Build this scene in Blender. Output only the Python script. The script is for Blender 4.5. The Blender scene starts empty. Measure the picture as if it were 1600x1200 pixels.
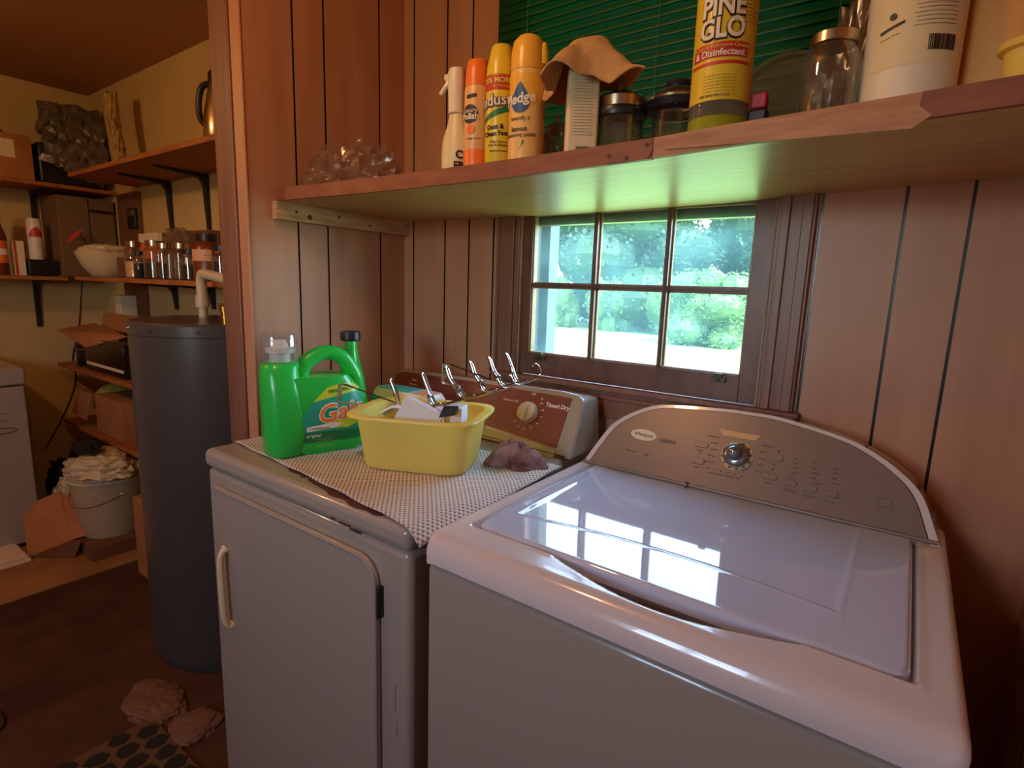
import bpy, bmesh, math, random
from mathutils import Vector, Matrix, noise as mnoise
PI = math.pi
C = bpy.context.scene.collection
sc = bpy.context.scene
random.seed(7)

# ------------------------------------------------------------ camera
cam = bpy.data.objects.new('camera', bpy.data.cameras.new('camera'))
C.objects.link(cam)
cam.location = (1.3803, -1.2942, 1.3100)
cam.rotation_euler = (math.radians(80.1473), math.radians(-1.9191), math.radians(35.9689))
cam.data.sensor_width = 36
cam.data.lens = 861.27 / 1600 * 36
cam.data.clip_start = 0.02
sc.camera = cam
# ------------------------------------------------------------ world, sun, lamp, exposure
w = bpy.data.worlds.new('World'); sc.world = w; w.use_nodes = True
nt = w.node_tree; nt.nodes.clear()
wo = nt.nodes.new('ShaderNodeOutputWorld'); bg = nt.nodes.new('ShaderNodeBackground')
sky = nt.nodes.new('ShaderNodeTexSky'); sky.sky_type = 'NISHITA'; sky.sun_disc = False
sky.sun_elevation = math.radians(58); sky.sun_rotation = math.radians(100)
bg.inputs[1].default_value = 3.8
hs = nt.nodes.new('ShaderNodeHueSaturation'); hs.inputs['Saturation'].default_value = .8
nt.links.new(sky.outputs[0], hs.inputs['Color']); nt.links.new(hs.outputs[0], bg.inputs[0]); nt.links.new(bg.outputs[0], wo.inputs[0])

def light(name, kind, loc, energy, color, **kw):
    d = bpy.data.lights.new(name, kind); d.energy = energy; d.color = color
    for k, v in kw.items(): setattr(d, k, v)
    o = bpy.data.objects.new(name, d); C.objects.link(o); o.location = loc
    return o
sun = light('sun', 'SUN', (6, 4, 12), 11.5, (1, .95, .86), angle=.01)
sun.rotation_euler = Vector((-.55, .12, -.85)).to_track_quat('-Z', 'Y').to_euler()
lamp = light('ceiling_bulb', 'POINT', (.55, -1.12, 2.10), 8.4, (1, .52, .24), shadow_soft_size=.05)
lamp2 = light('pantry_bulb', 'POINT', (-1.0, -1.55, 2.05), 13, (1, .52, .2), shadow_soft_size=.05)
# portal in the window opening so that daylight is sampled well
por = light('window_portal', 'AREA', (.83, .19, 1.62), 1, (1, 1, 1), shape='RECTANGLE', size=.8, size_y=1.1)
por.rotation_euler = (-PI / 2, 0, 0)
por.data.cycles.is_portal = True
fill_portal = light('window_portal', 'AREA', (.68, -3.0, 1.56), 1, (1, 1, 1), shape='RECTANGLE', size=.75, size_y=.75)  # portal for the added, unseen fill window behind the camera
fill_portal.rotation_euler = (PI / 2, 0, 0)
fill_portal.data.cycles.is_portal = True
sc.view_settings.view_transform = 'Standard'
sc.view_settings.look = 'None'
sc.view_settings.exposure = 0.47
sc.view_settings.gamma = 1
sc.view_settings.use_curve_mapping = False
sc.cycles.max_bounces = 10
sc.cycles.diffuse_bounces = 5
sc.cycles.transparent_max_bounces = 24
sc.cycles.caustics_reflective = False
sc.cycles.caustics_refractive = False
sc.cycles.sample_clamp_indirect = 4

# ------------------------------------------------------------ materials
def lin(c):
    return tuple(((v / 255) / 12.92 if v / 255 <= .04045 else ((v / 255 + .055) / 1.055) ** 2.4) for v in c) + (1,)
MATS = {}
def mat(name, rgb, rough=.5, metal=0, noise=0, nscale=20, bump=0, bscale=200, rgb2=None, stretch=(1, 1, 1), coat=0, transl=0, spec=.5, sub=None):
    """plain procedural material: colour mixed by noise, optional bump"""
    if name in MATS: return MATS[name]
    m = bpy.data.materials.new(name); m.use_nodes = True; MATS[name] = m
    n = m.node_tree; b = n.nodes['Principled BSDF']
    b.inputs['Roughness'].default_value = rough; b.inputs['Metallic'].default_value = metal
    b.inputs['Coat Weight'].default_value = coat; b.inputs['Specular IOR Level'].default_value = spec
    c1 = lin(rgb); c2 = lin(rgb2) if rgb2 else tuple(v * (1 - noise) for v in c1[:3]) + (1,)
    b.inputs['Base Color'].default_value = c1
    tc = n.nodes.new('ShaderNodeTexCoord'); mp = n.nodes.new('ShaderNodeMapping')
    mp.inputs['Scale'].default_value = stretch; n.links.new(tc.outputs['Object'], mp.inputs[0])
    if noise or rgb2:
        t = n.nodes.new('ShaderNodeTexNoise'); t.inputs['Scale'].default_value = nscale; t.inputs['Detail'].default_value = 6
        r = n.nodes.new('ShaderNodeValToRGB'); r.color_ramp.elements[0].color = c1; r.color_ramp.elements[1].color = c2
        r.color_ramp.elements[0].position = .35; r.color_ramp.elements[1].position = .68
        n.links.new(mp.outputs[0], t.inputs[0]); n.links.new(t.outputs[0], r.inputs[0]); n.links.new(r.outputs[0], b.inputs['Base Color'])
    if bump:
        t2 = n.nodes.new('ShaderNodeTexNoise'); t2.inputs['Scale'].default_value = bscale; t2.inputs['Detail'].default_value = 4
        bp = n.nodes.new('ShaderNodeBump'); bp.inputs['Strength'].default_value = bump; bp.inputs['Distance'].default_value = .003
        n.links.new(mp.outputs[0], t2.inputs[0]); n.links.new(t2.outputs[0], bp.inputs['Height']); n.links.new(bp.outputs[0], b.inputs['Normal'])
    if transl:
        out = n.nodes['Material Output']; tr = n.nodes.new('ShaderNodeBsdfTranslucent'); mx = n.nodes.new('ShaderNodeMixShader')
        tr.inputs[0].default_value = c1; mx.inputs[0].default_value = transl
        n.links.new(b.outputs[0], mx.inputs[1]); n.links.new(tr.outputs[0], mx.inputs[2]); n.links.new(mx.outputs[0], out.inputs[0])
    return m
def glass(name, tint=(1, 1, 1), haze=0, hazecol=(200, 210, 210), rough=.02, refl=1.0, hnoise=0):
    """thin clear sheet: see-through with fresnel reflection and a film of dust"""
    if name in MATS: return MATS[name]
    m = bpy.data.materials.new(name); m.use_nodes = True; MATS[name] = m
    n = m.node_tree; n.nodes.clear(); out = n.nodes.new('ShaderNodeOutputMaterial')
    tr = n.nodes.new('ShaderNodeBsdfTransparent'); tr.inputs[0].default_value = tuple(tint) + (1,)
    gl = n.nodes.new('ShaderNodeBsdfGlossy'); gl.inputs['Roughness'].default_value = rough
    fr = n.nodes.new('ShaderNodeLayerWeight'); fr.inputs[0].default_value = .35
    mu = n.nodes.new('ShaderNodeMath'); mu.operation = 'MULTIPLY_ADD'; mu.inputs[1].default_value = refl * .8; mu.inputs[2].default_value = .03
    mx = n.nodes.new('ShaderNodeMixShader')
    n.links.new(fr.outputs['Facing'], mu.inputs[0]); n.links.new(mu.outputs[0], mx.inputs[0])
    n.links.new(tr.outputs[0], mx.inputs[1]); n.links.new(gl.outputs[0], mx.inputs[2])
    last = mx
    if haze:
        df = n.nodes.new('ShaderNodeBsdfDiffuse'); df.inputs[0].default_value = lin(hazecol)
        tl = n.nodes.new('ShaderNodeBsdfTranslucent'); tl.inputs[0].default_value = lin(hazecol)
        a = n.nodes.new('ShaderNodeMixShader'); n.links.new(df.outputs[0], a.inputs[1]); n.links.new(tl.outputs[0], a.inputs[2])
        h = n.nodes.new('ShaderNodeMixShader'); h.inputs[0].default_value = haze
        if hnoise:
            tc = n.nodes.new('ShaderNodeTexCoord'); t = n.nodes.new('ShaderNodeTexNoise'); t.inputs['Scale'].default_value = hnoise; t.inputs['Detail'].default_value = 5
            mr = n.nodes.new('ShaderNodeMapRange'); mr.inputs[1].default_value = .4; mr.inputs[2].default_value = .7
            mr.inputs[3].default_value = haze * .75; mr.inputs[4].default_value = min(1, haze * 1.7)
            n.links.new(tc.outputs['Object'], t.inputs[0]); n.links.new(t.outputs[0], mr.inputs[0]); n.links.new(mr.outputs[0], h.inputs[0])
        n.links.new(mx.outputs[0], h.inputs[1]); n.links.new(a.outputs[0], h.inputs[2]); last = h
    n.links.new(last.outputs[0], out.inputs[0])
    return m

M = dict(
    panel=mat('wood_panel', (190, 138, 106), .42, rgb2=(176, 124, 92), nscale=5, stretch=(4, 4, .35), bump=.03, bscale=60),
    groove=mat('groove_black', (16, 20, 20), .3),
    casing=mat('window_casing', (140, 96, 76), .4, rgb2=(116, 76, 60), nscale=8, stretch=(7, 7, .4)),
    sash=mat('sash_wood', (122, 84, 70), .38, rgb2=(98, 64, 54), nscale=10, stretch=(3, 6, 1)),
    putty=mat('glazing_bead', (176, 140, 104), .5, noise=.3, nscale=60),
    brass=mat('old_latch', (94, 88, 62), .45, metal=.7, noise=.4, nscale=90),
    sheather=mat('weathered_grey', (104, 112, 112), .8, noise=.3, nscale=12, stretch=(1, 1, .3)),
    shelfb=mat('shelf_birch', (206, 160, 100), .35, rgb2=(188, 140, 84), nscale=7, stretch=(.5, 12, 6)),
    shelflip=mat('shelf_edge_red', (146, 86, 58), .55, rgb2=(122, 66, 44), nscale=14, stretch=(1, 3, 3)),
    shelfraw=mat('shelf_edge_bare', (188, 140, 104), .6, rgb2=(160, 112, 82), nscale=20, stretch=(.7, 4, 4)),
    pine=mat('pine_ledger', (206, 172, 128), .5, rgb2=(176, 134, 92), nscale=12, stretch=(6, .8, 6)),
    knot=mat('knot', (70, 40, 24), .6),
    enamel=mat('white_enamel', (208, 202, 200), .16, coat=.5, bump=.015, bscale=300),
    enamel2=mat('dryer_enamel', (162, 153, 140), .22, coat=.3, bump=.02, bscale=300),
    lid=mat('lid_enamel_daylight_tint', (190, 200, 222), .05, coat=.8),  # white lid; bluish window light is put into its colour
    taupe=mat('taupe_fascia', (132, 118, 108), .36, metal=.25, noise=.06, nscale=400),
    chrome=mat('chrome', (200, 200, 205), .08, metal=1),
    satin=mat('satin_silver', (160, 165, 175), .18, metal=.9),
    amber=mat('knob_ring', (206, 166, 118), .35),
    rubber=mat('black_plastic', (22, 22, 24), .4),
    brownf=mat('brown_fascia', (116, 58, 52), .4),
    cream=mat('cream_plastic', (206, 198, 176), .35),
    sage=mat('sage_band', (176, 176, 134), .5),
    rust=mat('rust_patch', (66, 34, 22), .7, rgb2=(104, 58, 38), nscale=30),
    carpet=mat('brown_carpet', (94, 66, 50), .95, rgb2=(74, 50, 38), nscale=5, bump=.8, bscale=400, spec=.1),
    lino=mat('tan_floor', (170, 124, 72), .7, rgb2=(140, 96, 52), nscale=5),
    yellowwall=mat('cream_wall', (206, 178, 120), .85, rgb2=(196, 166, 110), nscale=4),
    ceil=mat('ceiling_paint', (176, 130, 84), .9, noise=.08, nscale=30),
    brownwall=mat('cabinet_grey_brown', (120, 92, 64), .8, noise=.1, nscale=6),  # grey-brown metal of the panel cabinet
    heater=mat('heater_grey', (72, 70, 66), .28, noise=.05, nscale=8, coat=.2),
    shelfold=mat('old_shelf', (176, 104, 52), .6, rgb2=(140, 80, 40), nscale=8, stretch=(1, 6, 6)),
    bracket=mat('bracket_dark', (44, 44, 40), .5, metal=.3),
    card=mat('cardboard', (178, 120, 68), .85, rgb2=(160, 104, 58), nscale=8),
    carddark=mat('cardboard_brown', (120, 76, 46), .85, noise=.15, nscale=10),
    paper=mat('white_paper', (226, 226, 232), .6),
    label=mat('paper_label', (226, 212, 180), .6),
    black=mat('black_bag', (20, 20, 24), .4, bump=.6, bscale=30),
    white=mat('white_plastic', (226, 218, 204), .35),
    ivory=mat('ivory_plastic', (220, 206, 160), .4),
    bagwhite=mat('white_bag', (220, 204, 160), .45, bump=.5, bscale=40, transl=.15),
    green=mat('green_jug', (36, 206, 76), .3, coat=.2, transl=.12),
    dgreen=mat('green_label', (16, 118, 70), .4),
    teal=mat('teal_label', (30, 160, 130), .4),
    lime=mat('lime_label', (198, 214, 50), .4),
    orange=mat('orange_ink', (240, 120, 40), .5),
    yellowtub=mat('yellow_tub', (250, 234, 128), .38, transl=.42),
    navy=mat('navy_cap', (24, 26, 40), .4),
    canorange=mat('orange_cap', (240, 122, 50), .35),
    peach=mat('peach_label', (232, 182, 120), .35),
    canyel=mat('yellow_can', (226, 200, 60), .3),
    pledgey=mat('golden_can', (238, 184, 70), .3),
    pledgel=mat('golden_label', (232, 192, 120), .35),
    red=mat('red_band', (200, 50, 48), .45),
    blue=mat('blue_oval', (24, 88, 150), .4),
    inkblk=mat('black_ink', (28, 24, 28), .5),
    inkbrn=mat('brown_ink', (110, 84, 60), .5),
    inkgrey=mat('grey_ink', (90, 82, 78), .5),
    inkwht=mat('white_ink', (240, 234, 226), .5),
    inkyel=mat('yellow_ink', (226, 206, 90), .5),
    pinkred=mat('magenta_cap', (176, 36, 70), .4),
    cloth=mat('tan_cloth', (204, 164, 116), .95, noise=.15, nscale=60, bump=.6, bscale=500, spec=.1),
    rag=mat('mauve_rag', (180, 148, 144), .95, rgb2=(70, 40, 40), nscale=18, bump=.6, bscale=300, spec=.1),
    blind=mat('green_blind', (8, 100, 62), .38, transl=.3),
    cord=mat('blind_cord', (60, 130, 90), .6),
    greenliq=mat('green_liquid', (170, 176, 50), .15, transl=.3),
    clearlid=glass('frosted_plastic', (.8, .86, .84), .3, (190, 200, 190)),
    jar=glass('jar_glass', (.95, .97, .96), .04, (200, 200, 190)),
    bagclear=glass('clear_bag', (.88, .84, .80), .24, (190, 160, 140), .18, .7),
    pane=glass('window_pane', (.72, .84, .86), .19, (140, 200, 210), hnoise=7),
    steel=mat('brushed_steel', (190, 176, 150), .25, metal=1),
    gasket=mat('dark_gasket', (30, 34, 44), .35),
    capclear=glass('clear_cap', (.9, .93, .95), .14, (220, 226, 235)),
    leaf=mat('leaf', (44, 74, 46), .6, rgb2=(22, 46, 34), nscale=1.5, transl=.3),
    leaf2=mat('leaf_light', (84, 112, 48), .6, rgb2=(40, 72, 38), nscale=1.5, transl=.3),
    bark=mat('bark', (70, 62, 52), .9, noise=.4, nscale=10),
    lawn=mat('lawn', (112, 140, 74), .9, rgb2=(134, 158, 92), nscale=.8, spec=.1),
    outer=mat('outer_wall', (150, 150, 145), .9),
    pvc=mat('pvc', (196, 178, 144), .4),
    stalk=mat('dry_stalk', (196, 164, 100), .8, rgb2=(90, 70, 30), nscale=30, stretch=(6, 6, .5)),
    amberjar=mat('brown_jar', (110, 50, 24), .3),
    darkjar=mat('dark_jar', (30, 24, 22), .2),
    tagred=mat('tag_red', (235, 60, 50), .6),
    bluep=mat('blue_plastic', (20, 50, 96), .4),
    melon=mat('yellow_dome', (190, 170, 70), .5),
    rugm=mat('rug_dark', (50, 48, 42), .95, spec=.1),
    rugl=mat('rug_line', (104, 80, 58), .95, spec=.1),
    pinkp=mat('pink_paper', (118, 84, 66), .7),
    wrinkle=mat('crinkled_clear', (120, 110, 96), .3, noise=.6, nscale=25, bump=1, bscale=40),
    magenta=mat('rose_print', (214, 160, 130), .5),
)
def mat_mat():  # ribbed shelf liner
    m = bpy.data.materials.new('grip_liner'); m.use_nodes = True
    n = m.node_tree; b = n.nodes['Principled BSDF']; b.inputs['Roughness'].default_value = .8
    tc = n.nodes.new('ShaderNodeTexCoord'); mp = n.nodes.new('ShaderNodeMapping'); n.links.new(tc.outputs['Object'], mp.inputs[0])
    mp.inputs['Rotation'].default_value = (0, 0, math.radians(45)); mp.inputs['Scale'].default_value = (1, 1, 0)
    v = n.nodes.new('ShaderNodeTexVoronoi'); v.inputs['Scale'].default_value = 125; v.inputs['Randomness'].default_value = 0
    n.links.new(mp.outputs[0], v.inputs[0])
    r = n.nodes.new('ShaderNodeValToRGB'); n.links.new(v.outputs['Distance'], r.inputs[0])
    r.color_ramp.elements[0].color = lin((216, 208, 198)); r.color_ramp.elements[0].position = .42
    r.color_ramp.elements[1].color = lin((74, 62, 54)); r.color_ramp.elements[1].position = .6
    n.links.new(r.outputs[0], b.inputs['Base Color'])
    bp = n.nodes.new('ShaderNodeBump'); bp.invert = True; bp.inputs['Distance'].default_value = .003; n.links.new(v.outputs['Distance'], bp.inputs['Height']); n.links.new(bp.outputs[0], b.inputs['Normal'])
    return m
M['liner'] = mat_mat()

# ------------------------------------------------------------ mesh helpers
class B:
    def __init__(s): s.v = []; s.f = []; s.mi = []; s.cur = 0
    def add(s, vs, fs):
        o = len(s.v); s.v += [tuple(v) for v in vs]; s.f += [tuple(i + o for i in f) for f in fs]; s.mi += [s.cur] * len(fs); return s
    def box(s, x, y, z):
        (a, b), (c, d), (e, f) = x, y, z
        return s.add([(a, c, e), (b, c, e), (b, d, e), (a, d, e), (a, c, f), (b, c, f), (b, d, f), (a, d, f)],
                     [(0, 3, 2, 1), (4, 5, 6, 7), (0, 1, 5, 4), (1, 2, 6, 5), (2, 3, 7, 6), (3, 0, 4, 7)])
    def lathe(s, prof, c=(0, 0), n=32, sx=1, sy=1, rot=0, cap=True):
        vs = []; fs = []
        for r, z in prof:
            for i in range(n):
                a = 2 * PI * i / n; x, y = r * sx * math.cos(a), r * sy * math.sin(a)
                vs.append((c[0] + x * math.cos(rot) - y * math.sin(rot), c[1] + x * math.sin(rot) + y * math.cos(rot), z))
        for k in range(len(prof) - 1):
            for i in range(n):
                j = (i + 1) % n; fs.append((k * n + i, k * n + j, (k + 1) * n + j, (k + 1) * n + i))
        if cap:
            if prof[0][0] > 1e-5: fs.append(tuple(range(n - 1, -1, -1)))
            if prof[-1][0] > 1e-5: fs.append(tuple((len(prof) - 1) * n + i for i in range(n)))
        return s.add(vs, fs)
    def tube(s, pts, r, n=8, closed=False):
        pts = [Vector(p) for p in pts]; rs = r if isinstance(r, (list, tuple)) else [r] * len(pts)
        vs = []; up = None
        for k, p in enumerate(pts):
            a = pts[k - 1] if (k > 0 or closed) else p; b = pts[(k + 1) % len(pts)] if (k < len(pts) - 1 or closed) else p
            t = (b - a).normalized()
            if up is None: up = t.orthogonal().normalized()
            up = (up - t * up.dot(t)).normalized(); q = t.cross(up)
            for i in range(n):
                th = 2 * PI * i / n; vs.append(p + (up * math.cos(th) + q * math.sin(th)) * rs[k])
        fs = []
        L = len(pts)
        for k in range(L if closed else L - 1):
            for i in range(n):
                j = (i + 1) % n; k2 = (k + 1) % L; fs.append((k * n + i, k * n + j, k2 * n + j, k2 * n + i))
        if not closed: fs += [tuple(range(n - 1, -1, -1)), tuple((L - 1) * n + i for i in range(n))]
        return s.add(vs, fs)
    def grid(s, fn, nu, nv, thick=0, closed_u=False):
        vs = [fn(i / nu, j / nv) for j in range(nv + 1) for i in range(nu + 1)]
        fs = [(j * (nu + 1) + i, j * (nu + 1) + i + 1, (j + 1) * (nu + 1) + i + 1, (j + 1) * (nu + 1) + i) for j in range(nv) for i in range(nu)]
        return s.add(vs, fs)
    def prism(s, poly, fn, a, b):
        """poly of 2-D points, fn(u, v, w) -> xyz, extruded w from a to b"""
        n = len(poly); vs = [fn(u, v, a) for u, v in poly] + [fn(u, v, b) for u, v in poly]
        fs = [tuple(range(n - 1, -1, -1)), tuple(range(n, 2 * n))] + [(i, (i + 1) % n, n + (i + 1) % n, n + i) for i in range(n)]
        return s.add(vs, fs)
    def out(s, name, m, parent=None, loc=None, smooth=35, bevel=0, seg=2, sub=0, solid=0, fix=True):
        me = bpy.data.meshes.new(name)
        off = Vector((0, 0, 0))
        if parent is not None and loc is None: off = world_loc(parent)
        if parent is None and loc is None and s.v:  # origin at the base of the thing
            xs, ys, zs = zip(*s.v); off = Vector(((min(xs) + max(xs)) / 2, (min(ys) + max(ys)) / 2, min(zs)))
        me.from_pydata([Vector(v) - off for v in s.v], [], s.f)
        o = bpy.data.objects.new(name, me); C.objects.link(o)
        for mm in (m if isinstance(m, (list, tuple)) else [m]): me.materials.append(mm)
        me.polygons.foreach_set('material_index', s.mi)
        if fix:
            bm = bmesh.new(); bm.from_mesh(me); bmesh.ops.recalc_face_normals(bm, faces=bm.faces); bm.to_mesh(me); bm.free()
        if smooth:
            me.polygons.foreach_set('use_smooth', [True] * len(me.polygons)); me.set_sharp_from_angle(angle=math.radians(smooth))
        if parent is not None: o.parent = parent
        if loc is not None: o.location = loc
        elif parent is None: o.location = off
        if solid:
            md = o.modifiers.new('solid', 'SOLIDIFY'); md.thickness = solid; md.offset = 0
        if bevel:
            md = o.modifiers.new('bevel', 'BEVEL'); md.width = bevel; md.segments = seg; md.limit_method = 'ANGLE'; md.angle_limit = math.radians(40); md.harden_normals = False
            me.polygons.foreach_set('use_smooth', [True] * len(me.polygons)); 
        if sub:
            md = o.modifiers.new('sub', 'SUBSURF'); md.levels = sub; md.render_levels = sub
        me.update()
        return o
def world_loc(o):
    v = Vector((0, 0, 0))
    while o is not None: v += o.location; o = o.parent
    return v
def tag(o, label, cat, group=None, kind=None):
    o['label'] = label; o['category'] = cat
    if group: o['group'] = group
    if kind: o['kind'] = kind
    return o
def thing(name, label, cat, loc=(0, 0, 0), group=None, kind=None):
    o = bpy.data.objects.new(name, None); C.objects.link(o); o.location = loc; o.empty_display_size = .05
    return tag(o, label, cat, group, kind)
def struct(o, label=None):
    o['kind'] = 'structure'
    if label: o['label'] = label
    return o
def text(s, size, m, parent, fn, name='lettering', depth=.0006, align='CENTER', outline=None, ol=.0, bold=0, sx=1, shear=0):
    """flat lettering mapped by fn(u, v, w) -> xyz"""
    cu = bpy.data.curves.new('t', 'FONT'); cu.body = s; cu.size = size; cu.align_x = align; cu.align_y = 'CENTER'; cu.extrude = depth / 2; cu.offset = bold; cu.resolution_u = 3; cu.shear = shear
    o = bpy.data.objects.new('t', cu); C.objects.link(o)
    me = bpy.data.meshes.new_from_object(o.evaluated_get(bpy.context.evaluated_depsgraph_get()))
    bpy.data.objects.remove(o); bpy.data.curves.remove(cu)
    b = B(); b.add([fn(v.co.x * sx, v.co.y, v.co.z + depth / 2) for v in me.vertices], [tuple(p.vertices) for p in me.polygons])
    bpy.data.meshes.remove(me)
    return b.out(name, m, parent, smooth=0, fix=False)
def cyl_map(cx, cy, r, ang, z, dang=0, tilt=0):
    """wrap (u, v, w) round a vertical cylinder, facing direction ang"""
    def f(u, v, w):
        uu = u * math.cos(tilt) - v * math.sin(tilt); vv = u * math.sin(tilt) + v * math.cos(tilt)
        a = ang + uu / r
        return (cx + (r + w + .0003) * math.cos(a), cy + (r + w + .0003) * math.sin(a), z + vv)
    return f
def flat_map(o, ux, uy, nn):
    o = Vector(o); ux = Vector(ux).normalized(); uy = Vector(uy).normalized(); nn = Vector(nn).normalized()
    return lambda u, v, w: tuple(o + ux * u + uy * v + nn * (w + .0003))
def patch(poly, fn, name, m, parent, depth=.0008, n=16):
    """convex mark laid on a curved surface in narrow strips"""
    b = B(); us = [p[0] for p in poly]; u0, u1 = min(us) + 1e-6, max(us) - 1e-6
    def rng(u):
        ys = [c + (e - c) * (u - a) / (d - a) for (a, c), (d, e) in zip(poly, poly[1:] + poly[:1]) if (a - u) * (d - u) <= 0 and a != d]
        return (min(ys), max(ys)) if ys else (0, 0)
    top_ = []; 
    for i in range(n + 1):
        u = u0 + (u1 - u0) * i / n; lo, hi = rng(u); top_ += [fn(u, lo, depth), fn(u, hi, depth), fn(u, lo, 0), fn(u, hi, 0)]
    fs = []
    for i in range(n):
        a, c = 4 * i, 4 * i + 4; fs += [(a, c, c + 1, a + 1), (a + 2, a, a + 0, a + 2)[:0] or (a, a + 2, c + 2, c), (a + 1, c + 1, c + 3, a + 3)]
    b.add(top_, fs); return b.out(name, m, parent, smooth=30, fix=False)
def band(r, a0, a1, z0, z1, c, name, m, parent, off=.0004, n=24, zf=None):
    """curved label panel on a cylinder"""
    b = B()
    def f(u, v):
        a = a0 + (a1 - a0) * u; zz = z0 + (z1 - z0) * v
        if zf: zz = zf(u, v)
        return (c[0] + (r + off) * math.cos(a), c[1] + (r + off) * math.sin(a), zz)
    b.grid(f, n, 6); return b.out(name, m, parent, smooth=60, fix=False)
def arc(cx, cy, r, a0, a1, n):
    return [(cx + r * math.cos(math.radians(a0 + (a1 - a0) * i / n)), cy + r * math.sin(math.radians(a0 + (a1 - a0) * i / n))) for i in range(n + 1)]
def rrect(x0, x1, y0, y1, r, n=6):
    return arc(x1 - r, y0 + r, r, -90, 0, n) + arc(x1 - r, y1 - r, r, 0, 90, n) + arc(x0 + r, y1 - r, r, 90, 180, n) + arc(x0 + r, y0 + r, r, 180, 270, n)
def catmull(P, n=8, closed=False):
    P = [Vector(p) for p in P]; out = []
    L = len(P)
    for i in range(L if closed else L - 1):
        p0 = P[i - 1] if (i > 0 or closed) else P[i]; p1 = P[i]; p2 = P[(i + 1) % L]; p3 = P[(i + 2) % L] if (i + 2 < L or closed) else P[-1]
        for k in range(n):
            t = k / n
            out.append(.5 * ((2 * p1) + (-p0 + p2) * t + (2 * p0 - 5 * p1 + 4 * p2 - p3) * t * t + (-p0 + 3 * p1 - 3 * p2 + p3) * t ** 3))
    if not closed: out.append(P[-1])
    return out
def hsh(*a):
    x = math.sin(sum(v * k for v, k in zip(a, (12.9898, 78.233, 37.719)))) * 43758.5453
    return x - math.floor(x)

CEIL = 2.31; LX = -2.6; RX = 1.605; YB = -2.9; ZS = 1.512   # shell
# ============================================================ SETTING
def plank_profile(a, b, grooves, gw=.0055, gd=.004):
    """points (u, depth, is_groove) along a panelled sheet"""
    pts = [(a, 0)]
    for g in sorted(grooves):
        if a < g < b: pts += [(g - gw / 2, 0), (g - gw / 2, gd), (g + gw / 2, gd), (g + gw / 2, 0)]
    return pts + [(b, 0)]
def panel_sheet(b, a, c, grooves, z0, z1, fn):
    pr = plank_profile(a, c, grooves)
    for (u0, d0), (u1, d1) in zip(pr, pr[1:]):
        b.cur = 1 if (d0 > 0 or d1 > 0) else 0
        b.add([fn(u0, d0, z0), fn(u1, d1, z0), fn(u1, d1, z1), fn(u0, d0, z1)], [(0, 1, 2, 3)])
b = B()
WX0, WX1, WZ0, WZ1 = .468, 1.125, 1.06, 2.14     # window opening
gb = [.043, .18, .277, .37, 1.204, 1.342, 1.440]
fy = lambda u, d, z: (u, d, z)
panel_sheet(b, 0, WX0, gb, 0, CEIL, fy); panel_sheet(b, WX1, RX, gb, 0, CEIL, fy)
panel_sheet(b, WX0, WX1, [.6, .8, .95], 0, WZ0, fy); panel_sheet(b, WX0, WX1, [.8], WZ1, CEIL, fy)
b.cur = 2
for x in ((-.06, WX0), (WX1, RX + .1)): b.box(x, (.006, .12), (0, CEIL))
for z in ((0, WZ0), (WZ1, CEIL)): b.box((WX0, WX1), (.006, .12), z)
struct(b.out('wall_back', [M['panel'], M['groove'], M['outer']], smooth=0, fix=False))
b = B(); fx = lambda u, d, z: (-d, u, z)
panel_sheet(b, -.522, 0, [-.387, -.293, -.101], 0, CEIL, fx); b.cur = 2
b.box((-.115, -.006), (-.52, .0), (0, CEIL))
struct(b.out('wall_partition', [M['panel'], M['groove'], M['yellowwall']], smooth=0, fix=False))
b = B(); b.box((-.128, -.042), (-.536, -.5205), (0, CEIL)); struct(b.out('trim_1', M['casing'], bevel=.004))
b = B(); b.box((-.039, .004), (-.531, -.523), (0, CEIL)); struct(b.out('trim_2', M['panel'], bevel=.003))
b = B(); fr = lambda u, d, z: (RX + d, u, z)
panel_sheet(b, YB, 0, [-.2 - .13 * i for i in range(20)], 0, CEIL, fr); b.cur = 2; b.box((RX + .006, RX + .1), (YB, .1), (0, CEIL))
struct(b.out('wall_right', [M['panel'], M['groove'], M['outer']], smooth=0, fix=False))
b = B(); b.box((LX - .1, LX), (YB, .12), (0, CEIL)); struct(b.out('wall_left', M['yellowwall'], smooth=0))
b = B(); b.box((LX, -.06), (0, .12), (0, CEIL)); struct(b.out('wall_pantry', M['yellowwall'], smooth=0))
b = B(); FILL_WIN = (.35, 1.02, 1.22, 1.90)   # unseen window added behind the camera for soft fill light
b.box((LX - .1, FILL_WIN[0]), (YB - .1, YB), (0, CEIL)); b.box((FILL_WIN[1], RX + .1), (YB - .1, YB), (0, CEIL)); b.box(FILL_WIN[:2], (YB - .1, YB), (0, FILL_WIN[2])); b.box(FILL_WIN[:2], (YB - .1, YB), (FILL_WIN[3], CEIL)); struct(b.out('wall_front', M['panel'], smooth=0))
b = B()
for x in (FILL_WIN[0] + .03, (FILL_WIN[0] + FILL_WIN[1]) / 2, FILL_WIN[1] - .03): b.box((x - .025, x + .025), (YB - .06, YB - .02), FILL_WIN[2:])
for z in (FILL_WIN[2] + .03, (FILL_WIN[2] + FILL_WIN[3]) / 2, FILL_WIN[3] - .03): b.box(FILL_WIN[:2], (YB - .055, YB - .025), (z - .025, z + .025))
struct(b.out('added_fill_window', M['sash'], smooth=0))  # bars of the added fill window
b = B(); b.box((LX - .1, RX + .1), (YB - .1, .12), (CEIL, CEIL + .12)); b.box((LX - .5, RX + .6), (YB - .5, .5), (CEIL + .12, CEIL + .2))
struct(b.out('ceiling', M['ceil'], smooth=0))
b = B(); b.box((LX - .1, RX + .1), (YB - .1, .12), (-.08, 0)); struct(b.out('floor', M['carpet'], smooth=0))
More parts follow.
